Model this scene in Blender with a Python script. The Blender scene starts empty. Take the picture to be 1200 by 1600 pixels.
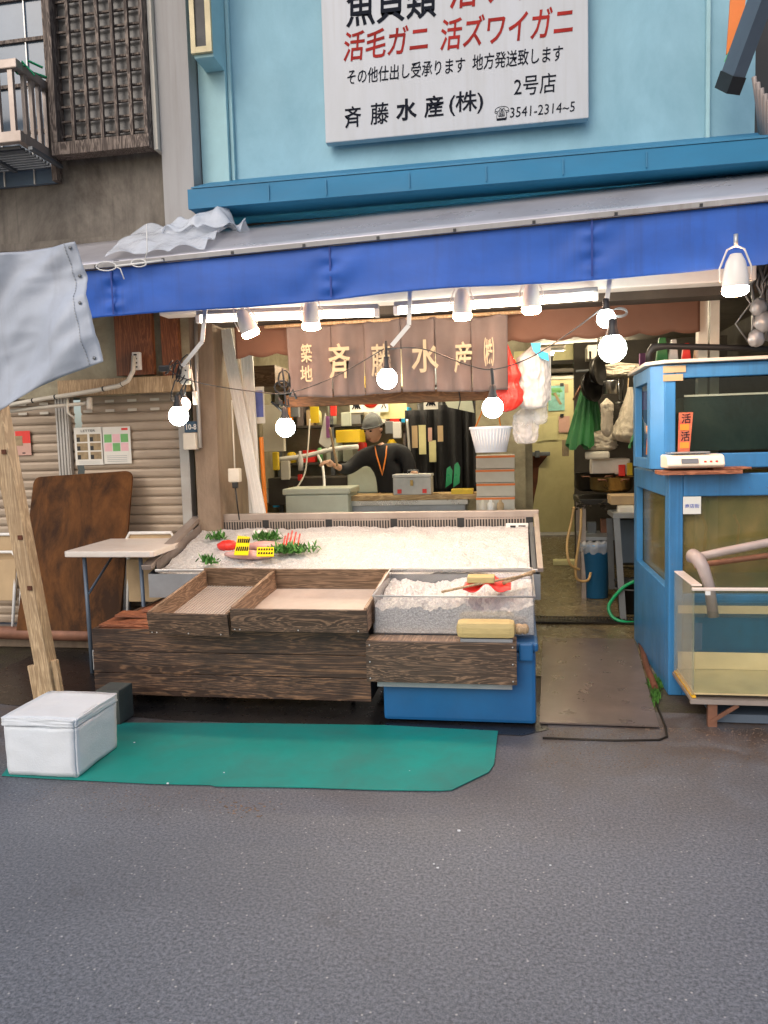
import bpy, bmesh, math, random
from mathutils import Vector, Matrix, noise
random.seed(7)
R = math.radians
S = bpy.context.scene
COL = S.collection

# ------------------------------------------------------------------ camera
FPX = 1200.0
CAMH = 1.5
_y, _p, _r = R(9.7), R(4.9), R(1.6)
VF = Vector((-math.sin(_y)*math.cos(_p), math.cos(_y)*math.cos(_p), -math.sin(_p)))
_r0 = Vector((math.cos(_y), math.sin(_y), 0)); _u0 = _r0.cross(VF)
VR = _r0*math.cos(_r) - _u0*math.sin(_r)
VU = _u0*math.cos(_r) + _r0*math.sin(_r)
cd = bpy.data.cameras.new('camera'); cam = bpy.data.objects.new('camera', cd); COL.objects.link(cam)
cd.sensor_fit = 'VERTICAL'; cd.sensor_height = 24; cd.sensor_width = 18; cd.lens = 18
cd.clip_end = 400; cd.clip_start = .05
cam.matrix_world = Matrix(((VR.x, VU.x, -VF.x, 0), (VR.y, VU.y, -VF.y, 0), (VR.z, VU.z, -VF.z, CAMH), (0, 0, 0, 1)))
S.camera = cam

# ------------------------------------------------------------------ sky, sun, exposure
W = bpy.data.worlds.new('World'); S.world = W; W.use_nodes = True
nt = W.node_tree; nt.nodes.clear()
sky = nt.nodes.new('ShaderNodeTexSky'); sky.sky_type = 'NISHITA'; sky.sun_disc = False
sky.sun_elevation = R(38); sky.sun_rotation = R(200); sky.dust_density = 3.0; sky.air_density = 1.0
bg = nt.nodes.new('ShaderNodeBackground'); bg.inputs[1].default_value = .14
wo = nt.nodes.new('ShaderNodeOutputWorld'); nt.links.new(sky.outputs[0], bg.inputs[0]); nt.links.new(bg.outputs[0], wo.inputs[0])
sl = bpy.data.lights.new('sun', 'SUN'); sl.energy = .5; sl.angle = R(40); sl.color = (1, .98, .95)
so = bpy.data.objects.new('sun', sl); COL.objects.link(so)
# sun behind and to the left of the camera
_az, _el = R(200), R(38)
_d = Vector((math.sin(_az)*math.cos(_el), math.cos(_az)*math.cos(_el), math.sin(_el)))
so.rotation_euler = _d.to_track_quat('Z', 'Y').to_euler()
so.location = _d*30
S.cycles.transparent_max_bounces = 32; S.cycles.sample_clamp_indirect = 6
S.view_settings.view_transform = 'Standard'; S.view_settings.look = 'None'
S.view_settings.exposure = 0.38; S.view_settings.gamma = 1; S.view_settings.use_curve_mapping = False

def at(px, py, Y=None, Z=None, X=None):
    d = VF + VR*((px-600)/FPX) + VU*((800-py)/FPX)
    if Y is not None: t = Y/d.y
    elif Z is not None: t = (Z-CAMH)/d.z
    else: t = X/d.x
    return Vector((0, 0, CAMH)) + d*t

# ------------------------------------------------------------------ materials
def _n(m, t, **k):
    n = m.node_tree.nodes.new(t)
    for a, b in k.items(): setattr(n, a, b)
    return n
def _base(name):
    m = bpy.data.materials.new(name); m.use_nodes = True
    b = m.node_tree.nodes['Principled BSDF']
    return m, b, m.node_tree.links
def _coords(m, L, stretch=(1, 1, 1)):
    tc = _n(m, 'ShaderNodeTexCoord'); mp = _n(m, 'ShaderNodeMapping')
    mp.inputs['Scale'].default_value = stretch
    L.new(tc.outputs['Object'], mp.inputs[0]); return mp.outputs[0]
def _noise(m, L, co, scale, detail=6, rough=.6, dist=0):
    n = _n(m, 'ShaderNodeTexNoise'); n.inputs['Scale'].default_value = scale
    n.inputs['Detail'].default_value = detail; n.inputs['Roughness'].default_value = rough
    n.inputs['Distortion'].default_value = dist
    L.new(co, n.inputs['Vector']); return n.outputs[0]
def _ramp(m, L, src, stops):
    r = _n(m, 'ShaderNodeValToRGB'); e = r.color_ramp.elements
    while len(e) < len(stops): e.new(.5)
    for i, (p, c) in enumerate(stops):
        e[i].position = p; e[i].color = (c[0], c[1], c[2], 1) if not isinstance(c, (int, float)) else (c, c, c, 1)
    L.new(src, r.inputs[0]); return r.outputs[0]
def _mix(m, L, f, a, b, mode='MIX'):
    x = _n(m, 'ShaderNodeMix', data_type='RGBA', blend_type=mode)
    for s, v in ((0, f), (6, a), (7, b)):
        if hasattr(v, 'links') or hasattr(v, 'is_linked'): L.new(v, x.inputs[s])
        elif s == 0: x.inputs[0].default_value = v
        else: x.inputs[s].default_value = (v[0], v[1], v[2], 1)
    return x.outputs[2]
def _bump(m, L, b, h, strength, dist=.01):
    u = _n(m, 'ShaderNodeBump'); u.inputs['Strength'].default_value = strength; u.inputs['Distance'].default_value = dist
    L.new(h, u.inputs['Height']); L.new(u.outputs[0], b.inputs['Normal'])
def mat(name, c, rough=.6, metal=0, var=.18, scale=6, bump=.15, stain=None, samt=.5, sscale=2.5, stretch=(1, 1, 1), spec=.5, alpha=None, fine=60, bd=.004, streak=None, stamt=.5, chips=None):
    m, b, L = _base(name); co = _coords(m, L, stretch)
    n1 = _noise(m, L, co, scale)
    lo = [max(0, v*(1-var)) for v in c]; hi = [min(1, v*(1+var)) for v in c]
    col = _ramp(m, L, n1, [(.3, lo), (.7, hi)])
    if stain:
        n2 = _noise(m, L, co, sscale, 8, .7, .4)
        f = _ramp(m, L, n2, [(.5-(.20 if samt > .9 else .12), 0.0), (.5+(.10 if samt > .9 else .22), samt)])
        col = _mix(m, L, f, col, stain)
    if streak:
        cs = _coords(m, L, (16, 16, .55)); sn = _noise(m, L, cs, 1.0, 5, .65, .3)
        cs2 = _noise(m, L, _coords(m, L, (1, 1, 1)), 1.4, 3, .5)
        fm = _n(m, 'ShaderNodeMath', operation='MULTIPLY'); L.new(_ramp(m, L, sn, [(.48, 0.0), (.72, stamt)]), fm.inputs[0]); L.new(_ramp(m, L, cs2, [(.35, .15), (.65, 1.0)]), fm.inputs[1])
        col = _mix(m, L, fm.outputs[0], col, streak)
    if chips:
        cn_ = _noise(m, L, _coords(m, L, (1, 1, 1)), 22, 6, .75, .4)
        col = _mix(m, L, _ramp(m, L, cn_, [(.655, 0.0), (.675, .9)]), col, chips)
    L.new(col, b.inputs['Base Color'])
    nr = _noise(m, L, co, scale*2.3)
    rr = _n(m, 'ShaderNodeMapRange'); rr.inputs[3].default_value = max(.03, rough-.12); rr.inputs[4].default_value = min(1, rough+.12)
    L.new(nr, rr.inputs[0]); L.new(rr.outputs[0], b.inputs['Roughness'])
    b.inputs['Metallic'].default_value = metal; b.inputs['Specular IOR Level'].default_value = spec
    if bump: _bump(m, L, b, _noise(m, L, co, fine, 4), bump, bd)
    if alpha is not None: b.inputs['Alpha'].default_value = alpha
    return m
def emit(name, c, s):
    m, b, L = _base(name); b.inputs['Base Color'].default_value = (.8, .8, .8, 1)
    b.inputs['Emission Color'].default_value = (*c, 1); b.inputs['Emission Strength'].default_value = s
    return m
def wood(name, dark, light, rough=.65, axis=0, scale=1, charred=False, contrast=(.35, .7)):
    m, b, L = _base(name)
    st = [9.0, 9.0, 9.0]; st[axis] = .9 if not charred else .42
    co = _coords(m, L, tuple(s*scale for s in st))
    w = _noise(m, L, co, 1.2, 5, .55, 1.6)
    wv = _n(m, 'ShaderNodeMath', operation='SINE')
    mu = _n(m, 'ShaderNodeMath', operation='MULTIPLY'); mu.inputs[1].default_value = 75
    L.new(w, mu.inputs[0]); L.new(mu.outputs[0], wv.inputs[0])
    mr = _n(m, 'ShaderNodeMapRange'); mr.inputs[1].default_value = -1; L.new(wv.outputs[0], mr.inputs[0])
    col = _ramp(m, L, mr.outputs[0], [(contrast[0], dark), (contrast[1], [(a+b2)/2 for a, b2 in zip(dark, light)]), (1, light)])
    co2 = _coords(m, L, (1.2, 1.2, 2.4))
    blot = _noise(m, L, co2, 4, 6, .65, .5)
    f = _ramp(m, L, blot, [(.40, .62 if charred else .28), (.60, 0.0)])
    col = _mix(m, L, f, col, [v*(.25 if charred else .55) for v in dark])
    fib = _noise(m, L, co, 9, 4)
    col = _mix(m, L, _ramp(m, L, fib, [(.45, 0.0), (.75, .35)]), col, [v*.5 for v in dark])
    L.new(col, b.inputs['Base Color']); b.inputs['Roughness'].default_value = rough
    _bump(m, L, b, mr.outputs[0], .35, .002)
    return m
def glassy(name, tint=(1, 1, 1), refl=.12, rough=.02):
    m = bpy.data.materials.new(name); m.use_nodes = True; N = m.node_tree.nodes; L = m.node_tree.links; N.clear()
    o = N.new('ShaderNodeOutputMaterial'); t = N.new('ShaderNodeBsdfTransparent'); g = N.new('ShaderNodeBsdfGlossy')
    t.inputs[0].default_value = (*tint, 1); g.inputs['Roughness'].default_value = rough
    fr = N.new('ShaderNodeFresnel'); fr.inputs[0].default_value = 1.45
    ad = N.new('ShaderNodeMath'); ad.operation = 'ADD'; ad.inputs[1].default_value = refl-.04; L.new(fr.outputs[0], ad.inputs[0])
    ge = N.new('ShaderNodeNewGeometry'); iv = N.new('ShaderNodeMath'); iv.operation = 'SUBTRACT'; iv.inputs[0].default_value = 1; L.new(ge.outputs['Backfacing'], iv.inputs[1])
    ml = N.new('ShaderNodeMath'); ml.operation = 'MULTIPLY'; L.new(ad.outputs[0], ml.inputs[0]); L.new(iv.outputs[0], ml.inputs[1])
    mx = N.new('ShaderNodeMixShader'); L.new(ml.outputs[0], mx.inputs[0]); L.new(t.outputs[0], mx.inputs[1]); L.new(g.outputs[0], mx.inputs[2]); L.new(mx.outputs[0], o.inputs[0])
    return m
def film(name, c, alpha, rough=.3, bump=.3):
    m = mat(name, c, rough, 0, .1, 10, bump, fine=25, bd=.01)
    m.node_tree.nodes['Principled BSDF'].inputs['Alpha'].default_value = alpha
    return m

def asphalt():
    m, b, L = _base('asphalt'); co = _coords(m, L)
    big = _noise(m, L, co, .9, 9, .75)
    base = _ramp(m, L, big, [(.3, (.088, .102, .126)), (.7, (.135, .153, .182))])
    fine = _noise(m, L, co, 85, 6, .85)
    col = _mix(m, L, .55, base, _ramp(m, L, fine, [(.40, (.018, .021, .027)), (.60, (.28, .30, .335))]), 'MIX')
    v = _n(m, 'ShaderNodeTexVoronoi'); v.inputs['Scale'].default_value = 48; L.new(co, v.inputs['Vector'])
    sp = _ramp(m, L, v.outputs['Distance'], [(.0, 1.0), (.22, 0.0)])
    sel = _n(m, 'ShaderNodeSeparateColor'); L.new(v.outputs['Color'], sel.inputs[0])
    gate = _n(m, 'ShaderNodeMath', operation='GREATER_THAN'); gate.inputs[1].default_value = .86; L.new(sel.outputs[0], gate.inputs[0])
    mul = _n(m, 'ShaderNodeMath', operation='MULTIPLY'); L.new(sp, mul.inputs[0]); L.new(gate.outputs[0], mul.inputs[1])
    col = _mix(m, L, mul.outputs[0], col, (.62, .6, .56))
    v2 = _n(m, 'ShaderNodeTexVoronoi'); v2.inputs['Scale'].default_value = 17; L.new(co, v2.inputs['Vector'])
    sp2 = _ramp(m, L, v2.outputs['Distance'], [(.0, 1.0), (.07, 0.0)])
    sel2 = _n(m, 'ShaderNodeSeparateColor'); L.new(v2.outputs['Color'], sel2.inputs[0])
    gate2 = _n(m, 'ShaderNodeMath', operation='GREATER_THAN'); gate2.inputs[1].default_value = .7; L.new(sel2.outputs[1], gate2.inputs[0])
    mul2 = _n(m, 'ShaderNodeMath', operation='MULTIPLY'); L.new(sp2, mul2.inputs[0]); L.new(gate2.outputs[0], mul2.inputs[1])
    col = _mix(m, L, mul2.outputs[0], col, (.75, .73, .7))
    # oil and dirt patches by the stall front
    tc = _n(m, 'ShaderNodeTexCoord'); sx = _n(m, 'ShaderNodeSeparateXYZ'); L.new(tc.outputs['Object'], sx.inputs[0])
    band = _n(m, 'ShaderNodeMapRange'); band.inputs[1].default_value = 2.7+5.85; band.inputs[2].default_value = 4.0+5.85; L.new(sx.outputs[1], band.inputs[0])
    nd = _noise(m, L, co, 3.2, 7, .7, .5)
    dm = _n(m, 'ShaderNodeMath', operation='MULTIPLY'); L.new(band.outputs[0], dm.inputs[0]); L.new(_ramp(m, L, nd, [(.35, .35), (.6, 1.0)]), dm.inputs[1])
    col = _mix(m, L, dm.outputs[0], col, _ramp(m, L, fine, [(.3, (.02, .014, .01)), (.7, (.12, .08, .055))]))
    pt = _noise(m, L, co, .55, 3, .5, .6)
    col = _mix(m, L, _ramp(m, L, pt, [(.38, .22), (.52, 0.0)]), col, (.06, .068, .085))
    sp_ = _noise(m, L, co, 2.3, 8, .75, .3)
    col = _mix(m, L, _ramp(m, L, sp_, [(.60, 0.0), (.70, .45)]), col, (.05, .045, .042))
    L.new(col, b.inputs['Base Color'])
    L.new(_ramp(m, L, dm.outputs[0], [(0, .62), (1, .35)]), b.inputs['Roughness'])
    _bump(m, L, b, fine, .35, .004)
    return m
def ice():
    m, b, L = _base('ice'); co = _coords(m, L)
    v = _n(m, 'ShaderNodeTexVoronoi'); v.inputs['Scale'].default_value = 120; L.new(co, v.inputs['Vector'])
    n = _noise(m, L, co, 40, 5, .7)
    col = _ramp(m, L, v.outputs['Distance'], [(.1, (.68, .67, .66)), (.75, (.46, .45, .44))])
    spk = _noise(m, L, co, 55, 3, .6)
    col = _mix(m, L, _ramp(m, L, spk, [(.24, .8), (.33, 0.0)]), col, (.3, .31, .3))
    L.new(col, b.inputs['Base Color']); b.inputs['Roughness'].default_value = .28
    b.inputs['Specular IOR Level'].default_value = .7
    mx = _n(m, 'ShaderNodeMath', operation='ADD'); L.new(v.outputs['Distance'], mx.inputs[0]); L.new(n, mx.inputs[1])
    _bump(m, L, b, mx.outputs[0], .6, .008)
    return m
def murky(name, a, c, d, rough=.3):
    m, b, L = _base(name); co = _coords(m, L, (1, 1, .5))
    n = _noise(m, L, co, 3.5, 7, .7, .8)
    b.inputs['Specular IOR Level'].default_value = .1; L.new(_ramp(m, L, n, [(.3, a), (.5, c), (.68, d)]), b.inputs['Base Color']); b.inputs['Roughness'].default_value = rough
    return m

K = {}
K['asphalt'] = asphalt(); K['ice'] = ice()
K['char'] = wood('charred_cedar', (.055, .028, .017), (.25, .135, .07), .5, 0, 1.0, True, (.45, .85))
K['char2'] = wood('charred_cedar_fine', (.055, .032, .02), (.25, .15, .09), .5, 0, 1.15, False, (.6, .9))
K['tray'] = wood('tray_wood', (.11, .065, .035), (.26, .16, .095), .5, 0, .8)
K['trayy'] = wood('tray_wood_side', (.2, .12, .07), (.42, .27, .17), .5, 1, .8)
K['ply'] = mat('old_plywood', (.17, .068, .020), .7, 0, .35, 3, .12, (.025, .013, .008), .92, 2.6, (1.6, 1, .7), spec=.12)
K['plank'] = wood('orange_plank', (.22, .07, .03), (.45, .17, .08), .5, 0, 1)
K['timber'] = wood('pine_timber', (.36, .24, .13), (.58, .42, .25), .6, 2, .8)
K['beamwood'] = wood('beam_wood', (.18, .075, .025), (.32, .14, .05), .5, 0, .8)
K['counterwood'] = wood('counter_wood', (.38, .24, .1), (.6, .42, .2), .5, 0, .8)
K['brownboard'] = wood('brown_board', (.16, .05, .02), (.32, .11, .04), .5, 2, .6)
K['window_wood'] = wood('weathered_wood', (.07, .05, .04), (.28, .22, .18), .75, 2, 1)
K['bluecrate'] = mat('blue_plastic', (.006, .10, .27), .38, 0, .14, 3, .05, (.02, .06, .13), .4)
K['bluetank'] = mat('blue_paint', (.035, .185, .42), .34, 0, .14, 2.5, .15, (.03, .1, .16), .4, 1.8, streak=(.02, .06, .09), stamt=.6, chips=(.10, .06, .035))
K['bluewall'] = mat('pale_blue_wall', (.30, .52, .62), .75, 0, .12, 1.6, .3, (.17, .34, .42), .8, 1.1, (1, 1, .7), fine=40)
K['bluewall2'] = mat('pale_blue_trim', (.36, .58, .62), .7, 0, .08, 2, .2, (.2, .3, .3), .3)
K['ledge'] = mat('ledge_blue', (.01, .185, .36), .6, 0, .1, 3, .08, (.02, .1, .17), .4, 2, (.4, 1, 1))
K['ledge2'] = mat('ledge_flashing', (.03, .20, .36), .6, 0, .12, 3, .08, (.05, .14, .2), .45, 2, (.4, 1, 1))
K['concrete'] = mat('stained_concrete', (.30, .265, .22), .85, 0, .15, 3, .5, (.045, .035, .028), .92, 1.5, (1, 1, .45), fine=45, bd=.006, streak=(.05, .04, .035), stamt=.7)
K['pillargrey'] = mat('grey_render', (.36, .35, .345), .8, 0, .08, 2, .25, (.2, .17, .14), .45, 1.5, (1, 1, .3), streak=(.18, .15, .12), stamt=.5)
K['shopconc'] = mat('pillar_concrete', (.27, .20, .14), .75, 0, .16, 3, .5, (.09, .055, .035), .8, 2.2, (1, 1, .5), fine=50, bd=.006, streak=(.10, .065, .045), stamt=.7)
K['metalroof'] = mat('awning_sheet', (.72, .70, .73), .30, .45, .2, 1.2, .04, (.2, .16, .16), .6, .8, (.5, 1, 1))
K['liner'] = mat('tray_liner', (.46, .39, .34), .5, 0, .12, 4, .1, (.3, .22, .17), .5, 4)
K['steel'] = mat('stainless', (.5, .5, .5), .28, .9, .12, 3, .05)
K['alum'] = mat('aluminium', (.55, .54, .52), .4, .6, .1, 5, .05)
K['casegrey'] = mat('case_grey', (.30, .32, .34), .4, .4, .1, 3, .05, (.12, .1, .09), .4)
K['rail'] = mat('case_rail', (.40, .34, .30), .4, .5, .12, 4, .05, (.2, .15, .12), .5)
K['white'] = mat('white_paint', (.74, .73, .70), .5, 0, .06, 4, .08, (.5, .46, .4), .3)
K['offwhite'] = mat('cream_paint', (.62, .58, .5), .55, 0, .08, 4, .1, (.35, .3, .22), .4)
K['valance'] = mat('blue_awning_cloth', (.018, .11, .50), .6, 0, .14, 2, .12, (.012, .045, .22), .5, 1.5, (.6, 1, 1.5), fine=300, streak=(.02, .05, .2), stamt=.5)
K['tarp'] = mat('grey_white_tarp', (.40, .44, .51), .5, 0, .06, 3, .2, (.26, .28, .33), .5, 2.5, fine=250, streak=(.22, .22, .24), stamt=.4)
K['plasticwrap'] = film('clear_wrap', (.75, .79, .85), .62, .15, .9)
K['sign'] = mat('sign_white', (.50, .52, .56), .45, 0, .03, 3, .05, (.38, .38, .35), .45, 1.5, (1, 1, .4), streak=(.33, .31, .27), stamt=.4)
K['ink'] = mat('ink_black', (.012, .014, .022), .8, 0, .1, 5, 0, spec=.1)
K['inkred'] = mat('ink_red', (.33, .03, .025), .8, 0, .25, 9, 0, spec=.1)
K['cream'] = mat('cream_dye', (.29, .25, .17), .8, 0, .08, 9, 0)
K['noren'] = mat('noren_cloth', (.125, .100, .094), .9, 0, .12, 5, .3, (.11, .075, .07), .4, 3, fine=200)
K['brownval'] = mat('brown_valance', (.10, .042, .022), .7, 0, .12, 4, .2, (.1, .04, .02), .4, 3, fine=200)
K['teal'] = mat('teal_mat', (.006, .25, .21), .5, 0, .12, 1.6, .12, (.05, .16, .14), .65, 2.6, fine=90, spec=.3)
K['foam'] = mat('styrofoam', (.62, .66, .70), .6, 0, .04, 8, .45, (.6, .6, .58), .25, 5, fine=120)
K['darkblock'] = mat('dark_concrete', (.07, .075, .065), .8, 0, .2, 6, .5)
K['shutter'] = mat('shutter_paint', (.40, .32, .24), .5, .25, .1, 4, .08, (.16, .11, .08), .5, 2.5, (.5, 1, 1.6))
K['shutrail'] = mat('shutter_rail', (.42, .41, .39), .45, .4, .08, 4, .05, (.25, .2, .16), .4)
K['tabletop'] = mat('table_white', (.80, .74, .67), .35, 0, .06, 3, .08, (.55, .4, .3), .4, 3)
K['greymetal'] = mat('grey_metal', (.13, .14, .15), .45, .5, .15, 5, .08)
K['black'] = mat('black_rubber', (.012, .012, .013), .5, 0, .2, 6, .1)
K['blackcloth'] = mat('black_cloth', (.008, .008, .01), .9, 0, .2, 10, .3)
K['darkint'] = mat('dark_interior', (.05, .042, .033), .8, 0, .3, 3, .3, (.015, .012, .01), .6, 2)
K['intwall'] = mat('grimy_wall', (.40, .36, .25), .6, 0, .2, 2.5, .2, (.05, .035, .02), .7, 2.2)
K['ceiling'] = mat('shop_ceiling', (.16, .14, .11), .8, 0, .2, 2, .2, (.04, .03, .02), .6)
K['door'] = mat('olive_door', (.58, .53, .27), .4, 0, .07, 2, .04, (.26, .2, .08), .4, 2.2)
K['rust'] = mat('rust', (.10, .03, .012), .85, 0, .4, 9, .5)
K['rustpipe'] = mat('rusty_pipe', (.22, .10, .06), .6, .3, .3, 9, .3)
K['wetfloor'] = mat('wet_shop_floor', (.17, .135, .075), .25, 0, .3, 9, .5, (.035, .03, .02), .6, 3, fine=70)
K['iron'] = mat('iron_plate', (.19, .145, .125), .3, .35, .14, 2.5, .12, (.05, .045, .045), .6, 2.2, fine=50)
K['grate'] = mat('drain_iron', (.03, .024, .018), .5, .6, .2, 9, .2)
K['moss'] = mat('moss', (.05, .16, .02), .9, 0, .4, 30, 1, fine=90, bd=.01)
K['kerbdirt'] = mat('wet_dirt', (.04, .028, .02), .5, 0, .4, 14, 1, (.07, .08, .02), .5, 5, fine=70, bd=.01)
K['acrylic'] = glassy('acrylic', (.93, .95, .92), .07)
K['clearbin'] = glassy('clear_bin_plastic', (.95, .95, .95), .22, .12)
K['algae'] = mat('algae_glass', (.36, .25, .09), .12, 0, .4, 3, .02, (.09, .11, .035), .95, 2.2, (1, 1, .5), alpha=.6, spec=.8)
K['milky'] = mat('milky_acrylic', (.52, .50, .40), .3, 0, .15, 4, .03, (.25, .28, .2), .6, 3, (1, 1, .4), alpha=.3)
K['tankglass'] = glassy('tank_glass', (.85, .9, .88), .04)
K['winglass'] = mat('window_glass', (.10, .14, .19), .12, 0, .2, 2, 0, spec=.8)
K['lattpane'] = mat('grimy_pane', (.12, .115, .11), .35, 0, .25, 3, .1, (.03, .025, .02), .7, 3.5, (1, 1, .6))
K['water'] = glassy('tank_water', (.90, .95, .93), .08)
K['murk_up'] = murky('dark_tank_inside', (.003, .012, .014), (.010, .028, .030), (.022, .040, .036), .8)
K['murk_lo'] = murky('olive_tank_inside', (.10, .10, .03), (.28, .27, .10), (.50, .36, .14))
K['murk_bot'] = murky('red_tank_base', (.14, .04, .02), (.50, .17, .07), (.7, .3, .12))
K['yellow'] = mat('yellow_edge', (.72, .40, .02), .4, 0, .12, 9, .05)
K['yellowfloor'] = mat('yellow_tank_floor', (.78, .57, .34), .5, 0, .15, 4, .05)
K['yellowprint'] = mat('yellow_wrap', (.80, .62, .01), .35, 0, .05, 9, .05)
K['ylw'] = mat('yellow_plastic', (.68, .47, .02), .4, 0, .1, 6, .05)
K['pvc'] = mat('pvc_grey', (.36, .30, .28), .4, 0, .1, 5, .05, (.3, .2, .15), .4, 4)
K['globe'] = emit('globe_light', (.93, 1.0, .90), 38)
K['tube'] = emit('tube_light', (1.0, .84, .64), 20)
K['tube_added'] = emit('added_inner_light', (1.0, .84, .58), 120)
K['warm'] = emit('warm_light', (1.0, .53, .31), 150)
K['lampwhite'] = mat('lamp_housing', (.74, .68, .62), .35, 0, .05, 5, .02)
K['gold'] = mat('brass_pot', (.30, .21, .08), .3, .8, .2, 5, .05, (.08, .05, .02), .5, 4)
K['pan'] = mat('black_pan', (.02, .018, .016), .35, .5, .2, 5, .05)
K['green'] = mat('green_nylon', (.025, .16, .045), .55, 0, .15, 5, .1)
K['greenhose'] = mat('green_hose', (.01, .30, .12), .3, 0, .1, 5, .02)
K['gashose'] = mat('tan_hose', (.50, .32, .13), .45, 0, .15, 9, .05)
K['redbag'] = film('red_plastic_bag', (.80, .05, .035), .82, .22, 1.0)
K['whitebag'] = film('white_plastic_bag', (.62, .62, .61), .78, .25, 1.0)
K['clearbag'] = film('clear_plastic_bag', (.70, .70, .72), .35, .2, .9)
K['beigebag'] = mat('beige_sack', (.50, .44, .35), .7, 0, .12, 6, .6, (.3, .24, .18), .4, 4, fine=25, bd=.02)
K['orange'] = mat('orange_plastic', (.75, .22, .02), .45, 0, .1, 5, .05)
K['orangetape'] = mat('orange_tape', (.75, .20, .04), .5, 0, .1, 9, .02)
K['red'] = mat('red_plastic', (.70, .03, .02), .4, 0, .12, 6, .1)
K['bluebright'] = mat('bright_blue', (.01, .38, .72), .4, 0, .1, 6, .05)
K['bin'] = mat('blue_bin', (.03, .22, .50), .4, 0, .1, 4, .03)
K['paper'] = mat('paper', (.72, .70, .64), .7, 0, .04, 6, .02)
K['paperpink'] = mat('pink_paper', (.55, .33, .27), .7, 0, .08, 6, .02)
K['paperyel'] = mat('yellowed_paper', (.58, .54, .28), .7, 0, .1, 6, .02)
K['tan'] = mat('cardboard', (.42, .30, .17), .8, 0, .12, 6, .1)
K['tanmat'] = mat('tan_slats', (.50, .38, .16), .6, 0, .15, 20, .3, stretch=(1, 12, 12))
K['greygreen'] = mat('pale_green_plastic', (.52, .56, .46), .45, 0, .08, 4, .05, (.35, .35, .25), .4)
K['printgreen'] = mat('print_green', (.16, .42, .14), .6, 0, .15, 9, 0)
K['printpink'] = mat('print_pink', (.75, .45, .48), .6, 0, .1, 9, 0)
K['printbrown'] = mat('print_brown', (.30, .22, .12), .6, 0, .3, 20, 0)
K['printblue'] = mat('print_blue', (.12, .16, .48), .6, 0, .1, 9, 0)
K['skin'] = mat('skin', (.56, .33, .22), .5, 0, .06, 10, .05)
K['sweater'] = mat('black_sweater', (.012, .013, .016), .85, 0, .15, 9, .4, fine=120)
K['jeans'] = mat('blue_jeans', (.03, .05, .12), .85, 0, .15, 9, .3)
K['beanie'] = mat('grey_knit', (.17, .18, .18), .9, 0, .12, 20, .6, fine=150)
K['hair'] = mat('dark_hair', (.02, .014, .01), .6, 0, .2, 20, .3)
K['leaf'] = mat('herb_leaf', (.06, .20, .03), .6, 0, .4, 20, .2)
K['fish'] = mat('pink_fish_pack', (.62, .36, .33), .25, 0, .2, 9, .2)
K['neon'] = mat('orange_sign_paint', (.85, .22, .04), .5, 0, .05, 9, 0)
K['neong'] = mat('green_sign_paint', (.12, .5, .2), .5, 0, .1, 9, 0)
K['navy'] = mat('navy_plate', (.03, .07, .12), .5, 0, .1, 9, 0)
K['purple'] = mat('purple_box', (.22, .07, .2), .5, 0, .1, 9, 0)
K['slate'] = mat('slate_paint', (.10, .13, .17), .4, .2, .1, 5, .05)
K['drum'] = mat('warm_steel', (.42, .36, .28), .35, .7, .15, 5, .05)

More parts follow.
